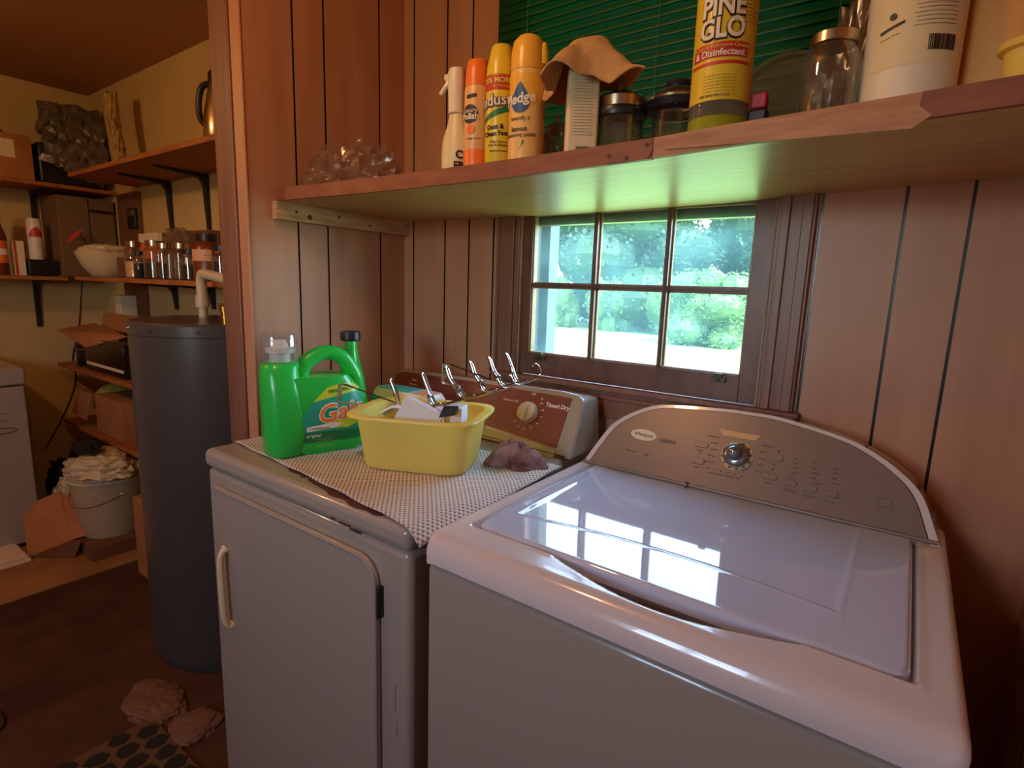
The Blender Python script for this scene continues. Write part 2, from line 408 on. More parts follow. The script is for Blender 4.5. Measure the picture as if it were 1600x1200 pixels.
b = B(); b.box((LX, -1.41), (YB, 0), (0, .004)); struct(b.out('floor_tan', M['lino'], smooth=0))
# window: casing, sashes, panes, jambs
GL, GR, GT, GB_, GY = .502, 1.079, 1.511, 1.131, .030
win = bpy.data.objects.new('window_1', None); C.objects.link(win); win.location = (.83, 0, 1.06); struct(win)
b = B(); b.box((.392, .452), (-.014, 0), (1.07, 2.2)); b.box((.452, .468), (-.009, 0), (1.07, 2.14)); b.box((.398, .404), (-.018, -.014), (1.07, 2.2)); b.out('casing', M['casing'], win, bevel=.002)
b = B(); b.box((1.124, 1.197), (-.014, 0), (1.07, 2.2)); b.box((1.132, 1.150), (-.020, -.014), (1.07, 2.2)); b.box((1.172, 1.192), (-.019, -.014), (1.07, 2.2)); b.out('casing', M['casing'], win, bevel=.002)
b = B(); b.box((.39, 1.21), (-.03, .0), (1.058, 1.07)); b.box((.40, 1.20), (-.012, 0), (.985, 1.058)); b.box((.41, 1.19), (-.018, 0), (1.035, 1.045)); b.out('sill', M['casing'], win, bevel=.002)
b = B(); b.box((1.1195, 1.1235), (-.010, .01), (1.07, 2.14)); b.box((.468, .4735), (-.004, .01), (1.07, 2.14)); b.out('stop_bead', M['putty'], win, bevel=.001)
def sash(x0, x1, z0, z1, gx0, gx1, gz0, gz1, y0, y1, rows):
    s = B(); s.box((x0, gx0), (y0, y1), (z0, z1)); s.box((gx1, x1), (y0, y1), (z0, z1)); s.box((gx0, gx1), (y0, y1), (z0, gz0)); s.box((gx0, gx1), (y0, y1), (gz1, z1))
    s.out('sash', M['sash'], win, bevel=.0015)
    m_ = B(); w_ = .0055
    xs = [gx0 + (gx1 - gx0) * k / 3 for k in (1, 2)]; zs = [gz0 + (gz1 - gz0) * k / rows for k in range(1, rows)]
    for x in xs: m_.box((x - w_, x + w_), (y0 + .002, y1), (gz0, gz1)); m_.box((x - .002, x + .002), (y0 - .001, y0 + .002), (gz0, gz1))
    for z in zs: m_.box((gx0, gx1), (y0 + .0025, y1), (z - w_, z + w_)); m_.box((gx0, gx1), (y0 - .0005, y0 + .003), (z - .002, z + .002))
    m_.out('muntins', M['sash'], win, bevel=.0008)
    p_ = B(); t = .0035
    for x in xs:
        for sg in (-1, 1): p_.box((x + sg * (w_ + .002) - .0018, x + sg * (w_ + .002) + .0018), (y1 - .012, y1 - .004), (gz0, gz1))
    for z in zs:
        for sg in (-1, 1): p_.box((gx0, gx1), (y1 - .012, y1 - .004), (z + sg * (w_ + .0015) - .0015, z + sg * (w_ + .0015) + .0015))
    p_.box((gx0, gx0 + t), (y0 + .006, y1 - .004), (gz0, gz1)); p_.box((gx1 - t, gx1), (y0 + .006, y1 - .004), (gz0, gz1)); p_.box((gx0, gx1), (y0 + .006, y1 - .004), (gz0, gz0 + t)); p_.box((gx0, gx1), (y0 + .006, y1 - .004), (gz1 - t, gz1))
    p_.out('glazing_bead', M['putty'], win, smooth=0)
    e = [gx0] + xs + [gx1]; f = [gz0] + zs + [gz1]
    for i in range(3):
        for j in range(rows):
            g = B(); g.add([(e[i] + .002, y1 - .003, f[j] + .002), (e[i + 1] - .002, y1 - .003, f[j] + .002), (e[i + 1] - .002, y1 - .003, f[j + 1] - .002), (e[i] + .002, y1 - .003, f[j + 1] - .002)], [(0, 1, 2, 3)])
            g.out('pane', M['pane'], win, smooth=0)
sash(.4735, 1.119, 1.0705, 1.555, GL, GR, GB_, GT, .006, .034, 2)
sash(.4735, 1.119, 1.485, 2.13, GL, GR, 1.525, 2.08, .040, .066, 2)
for x in (.545, 1.035):
    b = B(); b.box((x - .016, x + .016), (-.001, .006), (1.113, 1.127)); b.box((x - .009, x + .009), (-.006, .004), (1.125, 1.134)); b.box((x - .004, x + .004), (-.009, -.001), (1.117, 1.122)); b.out('latch', M['brass'], win, bevel=.0015)
b = B(); b.box((.4685, .4725), (.007, .15), (WZ0, WZ1)); b.box((1.1205, 1.1245), (.007, .15), (WZ0, WZ1)); b.box((.47, 1.12), (.068, .19), (1.062, 1.076)); b.box((.47, 1.12), (.007, .15), (2.13, 2.139)); b.box((.4725, .50), (.10, .15), (1.076, 2.13)); b.box((1.093, 1.1205), (.10, .15), (1.076, 2.13)); b.box((.50, 1.093), (.10, .15), (1.076, 1.10)); b.out('outer_frame', M['sheather'], win, bevel=.001)

# ============================================================ OUTSIDE
b = B(); b.box((-60, 40), (-30, 60), (-.62, -.5)); o = b.out('lawn', M['lawn'], smooth=0); struct(o)
def foliage(seed, R, H, z0, n, ls):
    rnd = random.Random(seed); g = B()
    blobs = [(rnd.uniform(-.55, .55) * R, rnd.uniform(-.55, .55) * R, z0 + rnd.uniform(.12, .9) * H, rnd.uniform(.35, .6) * R) for _ in range(18)]
    for k in range(n):
        bx, by, bz, br = blobs[k % len(blobs)]
        th = rnd.uniform(0, 2 * PI); ph = math.acos(rnd.uniform(-1, 1)); rr = br * rnd.uniform(.75, 1.05)
        c = Vector((bx + rr * math.sin(ph) * math.cos(th), by + rr * math.sin(ph) * math.sin(th), bz + rr * math.cos(ph)))
        a = Vector((rnd.gauss(0, 1), rnd.gauss(0, 1), rnd.gauss(0, 1))).normalized(); q = a.orthogonal().normalized(); s = ls * rnd.uniform(.5, 1.2)
        g.add([c - a * s, c + q * s * .5, c + a * s, c - q * s * .5], [(0, 1, 2, 3)])
    # dense inner masses so that no sky shows through the heart of the crown
    for bx, by, bz, br in blobs:
        g.lathe([(br * .82 * math.sin(PI * i / 8), bz - br * .82 * math.cos(PI * i / 8)) for i in range(9)], (bx, by), 10)
    return g
def tree(loc, src, label, sc_=1):
    t = thing('tree', label, 'tree', loc, 'trees beyond the lawn')
    for p in src:
        c = p.copy(); C.objects.link(c); c.parent = t
    t.scale = (sc_, sc_, sc_ * (.74 if loc[1] < 30 else 1.0))
    return t
protos = []
for k, (R, H, lm) in enumerate(((3.0, 7.5, 'leaf'), (2.6, 6.0, 'leaf2'), (3.4, 9.0, 'leaf'))):
    f = foliage(k + 3, R, H, .6, 9500, .13).out('foliage', M[lm], loc=(0, 0, 0), smooth=0, fix=False)
    t_ = B(); t_.tube([(0, 0, 0), (.1, .05, H * .35), (0, .1, H * .8)], [.22, .17, .06], 10); t_ = t_.out('trunk', M['bark'], loc=(0, 0, 0), smooth=60)
    protos.append((f, t_))
spots = [(-17.5, 25, 0, 1.35, 'dark broad-leaved tree far left, seen behind the left window panes'),
         (-9.6, 25.5, 2, 1.25, 'tall dark tree seen through the middle column of window panes'),
         (-1.9, 24.5, 0, 1.3, 'dark broad-leaved tree seen through the right column of window panes'),
         (-4.6, 19.2, 1, .62, 'small bright green leafy tree at the right edge of the window view'),
         (6.0, 25.0, 2, 1.25, 'tall tree right of the window view beyond the lawn'),
         (-13.5, 34, 2, 1.35, 'deep wood tree behind the left front trees'),
         (-4.2, 33, 2, 1.35, 'deep wood tree behind the right front trees'),
         (-26, 26, 2, 1.2, 'outermost left tree of the wood'),
         (-13.6, 28.5, 0, 1.2, 'dark tree between the far left tree and the tall middle tree')]
for x, y, k, s_, lb in spots: tree((x, y, -.5 if k != 1 else -1.0), protos[k], lb, s_)
for f, t_ in protos: bpy.data.objects.remove(f); bpy.data.objects.remove(t_)
fb = foliage(21, 1.2, 1.4, .1, 2600, .10).out('foliage', M['leaf2'], loc=(0, 0, 0), smooth=0, fix=False)
for i in range(10):
    x = -22 + i * 3.0
    o = fb if i == 0 else fb.copy()
    if i: C.objects.link(o)
    o.name = 'bush'; o.location = (x, 22.6 - .1 * i + hsh(i, 2) * .3, -.62); o.scale = (.95, .8, 1.1 + .5 * hsh(i)); o.rotation_euler = (0, 0, 0)
    tag(o, 'low leafy bush at the far edge of the lawn, %s from the left' % ('first', 'second', 'third', 'fourth', 'fifth', 'sixth', 'seventh', 'eighth', 'ninth', 'tenth')[i], 'bush', 'bushes along the tree line')

# ============================================================ SHELF over the machines
def sag(x): return .0 if x < 0 else (-.006 * math.sin(PI * min(1, x / 1.15)) + (.017 * max(0, (x - 1.0) / .6) ** 1.2 if x > 1.0 else 0))
sh = thing('wall_shelf', 'long wooden wall shelf with birch underside above washer, dryer and window', 'shelf', (.8, -.23, ZS))
SX0, SX1, SY = .025, RX - .002, -.455
b = B(); n = 40
def shelf_board(b, y0, y1, z0, z1, x0=SX0, x1=SX1, n=40):
    for i in range(n + 1):
        pass
    vs = []
    for i in range(n + 1):
        x = x0 + (x1 - x0) * i / n; s_ = sag(x)
        vs += [(x, y0, z0 + s_), (x, y1, z0 + s_), (x, y1, z1 + s_), (x, y0, z1 + s_)]
    fs = [(0, 1, 2, 3), tuple(4 * n + k for k in (3, 2, 1, 0))]
    for i in range(n):
        for k in range(4): fs.append((4 * i + k, 4 * i + (k + 1) % 4, 4 * i + 4 + (k + 1) % 4, 4 * i + 4 + k))
    b.add(vs, fs)
shelf_board(b, SY, -.001, ZS, ZS + .020); b.out('board', M['shelfb'], sh, smooth=30)
b = B(); shelf_board(b, SY - .010, SY - .0005, ZS - .001, ZS + .029, SX0, 1.03, 24); b.out('front_edge', M['shelflip'], sh, smooth=30)
b = B(); shelf_board(b, SY - .009, SY - .0005, ZS, ZS + .029, 1.0305, 1.355, 12); b.out('front_edge', M['shelfraw'], sh, smooth=30)['label'] = 'bare worn wood edge'
b = B(); shelf_board(b, SY - .010, SY - .0005, ZS - .001, ZS + .029, 1.3555, SX1, 10); b.out('front_edge', M['shelflip'], sh, smooth=30)
# worn patch with nail holes
fm = flat_map((.99, SY - .010, ZS + .010), (1, 0, 0), (0, 0, 1), (0, -1, 0))
patch(rrect(-.041, .041, -.013, .016, .012), fm, 'edge_patch', M['shelflip'], sh, .0012)
for u, v in ((-.03, -.002), (.0, -.008), (.032, .008)): B().prism(arc(u, v, .0032, 0, 330, 8), fm, .0012, .0022).out('nail_hole', M['knot'], sh, smooth=0)
# splintered strip
b = B(); b.prism([(-.2, .019), (-.05, .026), (.1, .018), (.118, .002), (.10, -.010), (-.02, -.004), (-.2, .006)], flat_map((1.25, SY - .0095, ZS + .006), (1, 0, .02), (0, 0, 1), (0, -1, 0)), 0, .002); b.out('splintered_strip', M['shelfraw'], sh, smooth=0)
led = thing('shelf_ledger', 'pale knotty pine ledger strip under the left shelf end on the panelled wall', 'ledger', (.01, -.2, 1.466))
b = B(); b.box((.001, .021), (-.462, -.001), (1.466, 1.511)); b.out('strip', M['pine'], led, bevel=.0015)
b = B()
for yy, zz, r in ((-.405, 1.49, .004), (-.365, 1.481, .007), (-.27, 1.492, .004), (-.16, 1.480, .0035)):
    B().prism(arc(yy, zz, r, 0, 340, 10), lambda u, v, w_: (w_, u, v), .0205, .0215).out('knot', M['knot'], led, smooth=0)

# ============================================================ BLINDS
bl = thing('venetian_blind', 'dark green venetian blind hanging in the window above the shelf', 'blind', (.83, -.035, 1.545))
b = B(); z = 1.565; k = 0
while z < 2.16:
    a = math.radians(71)
    def sl(u, v, z=z):
        t = (v - .5) * .0285; c = -.0022 * (1 - (2 * v - 1) ** 2)
        return (.40 + .865 * u, -.038 + t * math.cos(a) + c * math.sin(a), z - t * math.sin(a) * -1 + c * math.cos(a) + .003 * math.sin(k * 1.7) * (u - .5) * .5)
    b.grid(sl, 6, 4); z += .0208; k += 1
b.out('slats', M['blind'], bl, smooth=60, fix=False, solid=.0006)
b = B(); b.box((.40, 1.265), (-.052, -.026), (2.165, 2.2)); b.out('head_rail', M['blind'], bl, bevel=.002)
b = B(); b.box((.402, 1.263), (-.050, -.028), (1.538, 1.550)); b.out('bottom_rail', M['blind'], bl, bevel=.002)
for x in (.50, .85, 1.20):
    b = B(); b.tube([(x, -.053, 1.55), (x, -.053, 2.17)], .0009, 5); b.tube([(x + .004, -.024, 1.55), (x + .004, -.024, 2.17)], .0009, 5); b.out('ladder_cord', M['cord'], bl)

# ============================================================ WASHER
wa = thing('washing_machine', 'white top-load washing machine with taupe arched control panel, right of the dryer', 'washing machine', (1.129, -.42, 0))
X0, X1, YF = .787, 1.472, -.690
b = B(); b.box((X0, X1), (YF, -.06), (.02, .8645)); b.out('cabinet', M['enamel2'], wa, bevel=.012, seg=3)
LX0, LX1, LYF, LYB = .829, 1.427, -.616, -.182
def sstep(t): t = max(0, min(1, t)); return t * t * (3 - 2 * t)
def deckz(x, y):
    z = .9155
    # lid well
    dx = max(LX0 - .006 - x, x - (LX1 + .006)); dy = LYF - .006 - y
    inside = max(dx, dy)
    if inside < 0: z -= .012 * sstep(-inside / .004)
    else: z += .0015 * sstep(1 - inside / .012)
    # finger scoop in front of the lid
    if y < LYF + .02:
        t = (x - .965) / (1.345 - .965)
        if 0 < t < 1:
            edge = LYF - .006 - .043 * math.sin(PI * t) ** 1.3
            z -= .026 * sstep((y - edge) / .018) * (1 if y < LYF + .0 else 1)
    return z
b = B(); NX, NY = 220, 150
xs = [X0 - .003 + (X1 - X0 + .006) * i / NX for i in range(NX + 1)]
yp = []   # (y, z offset) : rounded front nose then flat top
rn = .046
for i in range(15):
    a = PI / 2 * i / 14; yp.append((YF - .006 + .030 * (1 - math.cos(a)) + 0, -.045 * (1 - math.sin(a))))
yst = yp[-1][0]
for i in range(1, NY + 1): yp.append((yst + (-.10 - yst) * i / NY, 0))
vs = []
for y, dz in yp:
    dpl = y - (YF - .006); pin = .016 - math.sqrt(max(0, .016 ** 2 - (.016 - dpl) ** 2)) if dpl < .016 else 0
    for x in xs:
        e = min(x - (X0 - .003), X1 + .003 - x); zz = deckz(x, y) + dz
        if e < .012: zz -= .012 - math.sqrt(max(0, .012 ** 2 - (.012 - e) ** 2))
        vs.append((x + pin * (1 - 2 * (x - xs[0]) / (xs[-1] - xs[0])), y, max(zz, .8695)))
W = NX + 1
fs = [(j * W + i, j * W + i + 1, (j + 1) * W + i + 1, (j + 1) * W + i) for j in range(len(yp) - 1) for i in range(NX)]
b.add(vs, fs)
for xx in (X0 - .003, X1 + .003):   # side skirts and front skirt
    col = [k for k in range(len(yp))]
    sv = []
    for k in col:
        qx, y, zz = vs[k * W + (0 if xx < 1 else NX)]; sv += [(qx, y, zz), (qx, y, .8675)]
    b.add(sv, [(2 * k, 2 * k + 1, 2 * k + 3, 2 * k + 2) for k in range(len(yp) - 1)])
b.add([vs[i] for i in range(W)] + [(vs[i][0], yp[0][0] + .004, .8675) for i in range(W)], [(i, i + 1, W + i + 1, W + i) for i in range(NX)])
b.add([(X0 + .012, YF - .002, .8675), (X1 - .012, YF - .002, .8675), (X1 + .003, -.1, .8675), (X0 - .003, -.1, .8675)], [(0, 1, 2, 3)])
b.out('top_deck', M['enamel'], wa, smooth=50, fix=False)
# lid: rounded slab with a pressed inner bead
b = B(); cxl, cyl_ = (LX0 + LX1) / 2, (LYF + LYB) / 2
def lidz(x, y):
    z = .9185
    d = min(x - LX0, LX1 - x, y - LYF)
    if d < .006: z -= .006 - math.sqrt(max(0, .006 ** 2 - (.006 - d) ** 2))
    bx = min(x - (LX0 + .028), (LX1 - .075) - x); by = y - (LYF + .075 + .035 * math.sin(PI * max(0, min(1, (x - LX0) / (LX1 - LX0)))))
    db = min(bx, by)
    z += -.0016 * sstep(db / .007)
    z += .0011 * math.exp(-((db - .0) / .003) ** 2)
    z -= .004 * ((y - cyl_) / .25) ** 2 * .35
    return z
NX2, NY2 = 200, 150
vs = []
rc = .022
for j in range(NY2 + 1):
    y = LYF + (LYB - LYF) * j / NY2
    ins = rc - math.sqrt(max(0, rc ** 2 - (rc - (y - LYF)) ** 2)) if y - LYF < rc else 0
    for i in range(NX2 + 1):
        x = LX0 + ins + (LX1 - LX0 - 2 * ins) * i / NX2
        z = lidz(x, y)
        if ins: 
            d2 = (x - LX0 - ins, LX1 - ins - x)
            if min(d2) < .006: z -= .003 * (1 - min(d2) / .006)
        vs.append((x, y, z))
W2 = NX2 + 1
b.add(vs, [(j * W2 + i, j * W2 + i + 1, (j + 1) * W2 + i + 1, (j + 1) * W2 + i) for j in range(NY2) for i in range(NX2)])
rim = [vs[i] for i in range(W2)] + [vs[j * W2 + NX2] for j in range(1, NY2 + 1)]
rim = [vs[j * W2] for j in range(NY2, 0, -1)] + rim
b.add(rim + [(x, y, z - (.012 if y > LYF + .03 else .016)) for x, y, z in rim], [(i, i + 1, len(rim) + i + 1, len(rim) + i) for i in range(len(rim) - 1)])
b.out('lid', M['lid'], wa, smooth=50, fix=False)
# control console on the sloped plane y = -.19 + .55 (z - .915)
SL = .55; nrm = Vector((0, -1, SL)).normalized(); upv = Vector((0, SL, 1)).normalized(); ky = math.sqrt(1 + SL * SL)
def con(u, z, w): return (u, -.19 + SL * (z - .915) + nrm.y * w, z + nrm.z * w)
outline = [(.792, .908), (.803, .925), (.820, .962), (.848, 1.010), (.900, 1.046), (.955, 1.064), (1.066, 1.073), (1.130, 1.0745), (1.195, 1.0725), (1.300, 1.056), (1.350, 1.040), (1.399, 1.013), (1.432, .983), (1.455, .935), (1.466, .908)]
oc = [(v.x, v.y) for v in catmull([(u, z, 0) for u, z in outline], 5)]
def arch(k, base):  # inset arch
    return [((u - 1.129) * k + 1.129, base + (z - .908) * k) for u, z in oc]
b = B(); pf = [con(u, z, 0) for u, z in oc]; pb = [(u, -.045, z - .01 if z > .93 else z) for u, z in oc]; n = len(oc)
pm = [con(u, z, -.012) for u, z in arch(1.006, .908)]
b.add(pf + pm + pb, [(i, i + 1, n + i + 1, n + i) for i in range(n - 1)] + [(n + i, n + i + 1, 2 * n + i + 1, 2 * n + i) for i in range(n - 1)] + [tuple(range(2 * n, 3 * n))])
inn = arch(.962, .9085); pi_ = [con(u, z, 0.0) for u, z in inn]
b.add(pf + pi_, [(i, i + 1, n + i + 1, n + i) for i in range(n - 1)])
b.out('console_shell', M['enamel'], wa, smooth=50)
b = B(); ins2 = arch(.959, .909)
b.prism(ins2, con, -.006, .0005); b.out('control_panel', M['taupe'], wa, bevel=.002)
b = B(); b.tube([con(.80 + .66 * i / 20, .9195, .0015) for i in range(21)], .0035, 8); b.out('lower_bead', M['taupe'], wa)
def cm(u0, z0): return lambda u, v, w: con(u0 + u, z0 + v / ky, w + .0008)
def disc(b, u, z, r, w0, w1, n=32, r1=None, asp=1): 
    f = cm(u, z); r1 = r if r1 is None else r1
    vs = [f(r * math.cos(2 * PI * i / n), r * asp * math.sin(2 * PI * i / n), w0) for i in range(n)] + [f(r1 * math.cos(2 * PI * i / n), r1 * asp * math.sin(2 * PI * i / n), w1) for i in range(n)]
    b.add(vs, [tuple(range(n - 1, -1, -1)), tuple(range(n, 2 * n))] + [(i, (i + 1) % n, n + (i + 1) % n, n + i) for i in range(n)])
KU, KZ = 1.126, .990
b = B(); disc(b, KU, KZ, .031, 0, .002, 40); kr = b.out('knob_ring', M['amber'], wa, smooth=40)
b = B()
for i in range(12):
    a = 2 * PI * i / 12 + .2; f = cm(KU + .0275 * math.cos(a), KZ + .0275 * math.sin(a) / ky); b.prism([(-.0022, -.0014), (.0022, -.0014), (.0022, .0014), (-.0022, .0014)], f, .001, .0028)
b.out('ring_marks', M['inkblk'], kr, smooth=0)
b = B(); f = cm(KU, KZ); prof = [(.0245, .001), (.0250, .010), (.0235, .018), (.0195, .022), (.0150, .0225), (.0130, .026), (.0125, .034), (.0105, .040), (.006, .044), (.0, .0452)]
vs = []; nn_ = 36
for r, h in prof:
    for i in range(nn_): vs.append(f(r * math.cos(2 * PI * i / nn_), r * math.sin(2 * PI * i / nn_), h))
b.add(vs, [(k * nn_ + i, k * nn_ + (i + 1) % nn_, (k + 1) * nn_ + (i + 1) % nn_, (k + 1) * nn_ + i) for k in range(len(prof) - 1) for i in range(nn_)]); b.out('selector_knob', M['satin'], wa, smooth=50)
b = B(); b.prism([(-.040, .010), (.040, .010), (.032, -.002), (-.032, -.002)], cm(KU - .004, KZ + .040 / ky), 0, .0006); b.out('dial_legend', M['amber'], wa, smooth=0)
b = B(); disc(b, .925, .996, .030, 0, .0012, 32, asp=.42); ov = b.out('badge', M['label'], wa, smooth=30)
text('Whirlpool', .0105, M['inkblk'], wa, lambda u, v, w: cm(.925, .996)(u, v, w + .0013))
text('cabrio', .0145, M['inkgrey'], wa, cm(.981, .993), bold=.0003)
text('H-Sensing', .006, M['inkgrey'], wa, cm(.905, .960)); text('HE', .0075, M['inkgrey'], wa, cm(.942, .958))
for u, z, s_ in ((1.053, .999, '_'), (1.053, .967, ''), (1.196, 1.000, ''), (1.192, .966, '')):
    b = B(); b.prism(rrect(-.014, .014, -.0065, .0065, .006), cm(u, z), 0, .0022); b.out('button', M['taupe'], wa, bevel=.0008)
    text('START' if z > .99 and u < 1.1 else 'SOIL', .0052, M['inkgrey'], wa, cm(u, z - .012))
b = B(); b.prism(rrect(-.050, .050, -.0095, .0095, .009), cm(1.265, .961), 0, .0008); b.out('button_strip', M['taupe'], wa, smooth=30)
for u, z, s_ in ((1.231, .962, 'Wash Temp'), (1.265, .960, 'Spin Speed'), (1.299, .958, 'Soil Level')):
    b = B(); b.prism(rrect(-.011, .011, -.006, .006, .005), cm(u, z), 0, .0035); b.out('button', M['taupe'], wa, bevel=.001)
    text(s_, .0048, M['inkgrey'], wa, cm(u, z - .013))
    for k in range(5): text(('Hot', 'Warm', 'Cool', 'Cold', 'Tap')[k] if u < 1.24 else ('Extra High', 'High', 'Medium', 'Low', 'Off')[k] if u < 1.28 else ('Heavy', 'Normal', 'Light', 'None', 'Auto')[k], .0045, M['inkgrey'], wa, cm(u - .003, z + .010 + .0082 * k), align='LEFT')
for k in range(6):
    b = B(); disc(b, 1.076 + .0135 * k, .9585 - .0006 * k, .0014, 0, .0008, 8); b.out('indicator_light', M['inkblk'], wa)
text('Sensing   Wash   Rinse   Spin   Done', .0042, M['inkgrey'], wa, cm(1.11, .951))
for u, z in ((1.054, .982), (1.20, 1.012), (1.196, .979)):
    b = B(); disc(b, u, z, .0017, 0, .0008, 8); b.out('indicator_light', M['inkblk'], wa)
for k in range(5):
    text(('Heavy Duty', 'Normal', 'Casual', 'Delicate', 'Handwash')[k], .0048, M['inkgrey'], wa, cm(KU - .041, KZ + .028 - .012 * k), align='RIGHT')
    text(('Bulky Items', 'Sheets', 'Whites', 'Soak', 'Drain & Spin')[k], .0048, M['inkgrey'], wa, cm(KU + .041, KZ + .028 - .012 * k), align='LEFT')
b = B(); b.prism(rrect(-.011, .011, -.008, .008, .002), cm(1.381, .962), 0, .0005); b.out('energy_mark', M['inkgrey'], wa, smooth=0)
b = B(); b.prism(rrect(-.010, .010, -.007, .007, .002), cm(1.381, .962), .0005, .0008); b.out('energy_mark', M['taupe'], wa, smooth=0)
b = B(); P = Vector((1.043, -.186, .9215)); b.tube([P, P + Vector((.006, -.02, .0)), P + Vector((.004, -.028, .0))], .0013, 5); b.lathe([(.0, .920), (.0045, .921), (.004, .925), (0, .926)], (P.x, P.y), 10); b.out('dangling_thread', M['knot'], wa)

# ============================================================ DRYER
dr = thing('clothes_dryer', 'older white front-load clothes dryer with reddish-brown control panel, left of the washer', 'dryer', (.405, -.40, 0))
DX0, DX1, DF = .058, .748, -.690
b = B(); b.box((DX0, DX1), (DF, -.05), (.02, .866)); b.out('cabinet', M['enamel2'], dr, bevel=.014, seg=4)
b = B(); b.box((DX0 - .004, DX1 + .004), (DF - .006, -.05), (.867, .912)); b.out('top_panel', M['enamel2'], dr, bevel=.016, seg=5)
# door with rolled rim
b = B(); fd = lambda u, v, w: (u, DF - w, v)
dp = [(.105, .10), (.676, .10)] + arc(.676 - .05, .833 - .05, .05, 0, 90, 8) + [(.105, .833)]
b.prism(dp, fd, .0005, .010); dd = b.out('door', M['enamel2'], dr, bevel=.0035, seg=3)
b = B(); b.tube([(u, DF - .0105, v) for u, v in [(.110, .828)] + arc(.676 - .052, .833 - .053, .049, 90, 0, 8) + [(.672, .105)]], .0032, 8); b.out('door_rim', M['enamel2'], dd)
b = B(); hp_ = catmull([(.150, DF - .010, .690), (.152, DF - .026, .672), (.154, DF - .028, .6), (.157, DF - .026, .515), (.158, DF - .010, .496)], 6)
b.tube(hp_, [.011] * 3 + [.0075] * (len(hp_) - 6) + [.010] * 3, 10); b.out('handle', M['ivory'], dd)
for z in (.755, .16):
    b = B(); b.box((.6765, .6835), (DF - .009, DF + .001), (z - .03, z + .03)); b.tube([(.680, DF - .010, z - .03), (.680, DF - .010, z + .03)], .0035, 8); b.out('hinge', M['bracket'], dr, bevel=.001)
# rust and chips
def blob(pts, z, name, m, par, th=.0009):
    c = catmull([(x, y + RS, 0) for x, y in pts], 5, True); b = B(); b.prism([(v.x, v.y) for v in c], lambda u, v, w: (u, v, z + w), -.0003, th); return b.out(name, m, par, smooth=0)
RS = -.008
blob([(.425, -.655), (.47, -.664), (.50, -.668), (.53, -.678), (.565, -.674), (.60, -.685), (.635, -.680), (.66, -.684), (.675, -.672), (.64, -.63), (.50, -.60), (.43, -.63)], .9122, 'rust_patch', M['rust'], dr)
blob([(.335, -.640), (.36, -.650), (.39, -.648), (.40, -.656), (.42, -.640), (.38, -.615)], .9122, 'rust_patch', M['rust'], dr)
b = B()
for x0, x1, z in ((.57, .60, .872), (.60, .63, .868), (.545, .555, .874)): b.box((x0, x1), (DF - .0072, DF - .004), (z, z + .003))
for x, z0, z1 in ((.712, .55, .60), (.716, .50, .53)): b.box((x, x + .0012), (DF - .0004, DF + .001), (z0, z1))
b.out('paint_chips', M['rust'], dr, smooth=0)
# console
def dcon(u, z, w): return (u, -.19 + SL * (z - .915) + nrm.y * w, z + nrm.z * w)
fo = [(.075, .918), (.082, .99), (.098, 1.040), (.118, 1.052), (.40, 1.057), (.690, 1.060), (.735, 1.056), (.752, 1.046), (.758, 1.030), (.764, .945), (.766, .9125)]
b = B(); n = len(fo)
pf = [dcon(u, z, 0) for u, z in fo]; pb = [(u, -.04, min(z, 1.045)) for u, z in fo]
b.add(pf + pb, [tuple(range(n)), tuple(range(2 * n - 1, n - 1, -1))] + [(i, (i + 1) % n, n + (i + 1) % n, n + i) for i in range(n)])
b.out('console_shell', M['enamel2'], dr, bevel=.006, seg=3)
low = [(.10 + .62 * i / 24, .962 - .030 * (i / 24) ** 1.6) for i in range(25)]
b = B(); b.prism(low + [(.722, 1.046), (.40, 1.048), (.125, 1.044), (.10, 1.036)], dcon, .0002, .0022); b.out('control_panel', M['brownf'], dr, smooth=30)
b = B(); lw2 = [(u, z - .004) for u, z in low]; b.prism([(u, z - .020 - .0 * u) for u, z in lw2][::-1] + lw2, dcon, .0002, .0014); b.out('lower_band', M['sage'], dr, smooth=30)
b = B(); b.tube([dcon(.09 + .66 * i / 20, .930 - .012 * (i / 20), .0008) for i in range(21)], .0012, 6); b.out('seam', M['inkblk'], dr)
def dm(u0, z0): return lambda u, v, w: dcon(u0 + u, z0 + v / ky, w + .0024)
DKU, DKZ = .612, .996
b = B(); f = dm(DKU, DKZ); prof = [(.0290, 0), (.0290, .003), (.0265, .006), (.0255, .013), (.023, .015), (0, .0155)]; vs = []
for r, h in prof:
    for i in range(32):
        rr = r * (1.10 if i == 18 and h < .007 else 1); vs.append(f(rr * math.cos(2 * PI * i / 32), rr * math.sin(2 * PI * i / 32), h))
b.add(vs, [(k * 32 + i, k * 32 + (i + 1) % 32, (k + 1) * 32 + (i + 1) % 32, (k + 1) * 32 + i) for k in range(len(prof) - 1) for i in range(32)]); kn = b.out('timer_knob', M['cream'], dr, smooth=40)
b = B(); b.prism([(-.004, -.024), (.004, -.024), (.0055, .0), (.003, .024), (-.003, .024), (-.0055, 0)], f, .0155, .021); b.out('knob_grip', M['cream'], kn, bevel=.001)
b = B(); b.prism([(-.0035, .006), (.0035, .006), (0, -.004)], dm(DKU - .016, DKZ - .021), .006, .0075); b.out('pointer', M['inkblk'], kn, smooth=0)
text('Timed Dry', .0155, M['inkwht'], dr, dm(.690, 1.022), bold=.0003); text('Optimum Dry', .0085, M['inkwht'], dr, dm(.548, 1.018)); text('Off', .010, M['inkwht'], dr, dm(.610, 1.041)); text('70', .007, M['inkwht'], dr, dm(.640, 1.033))
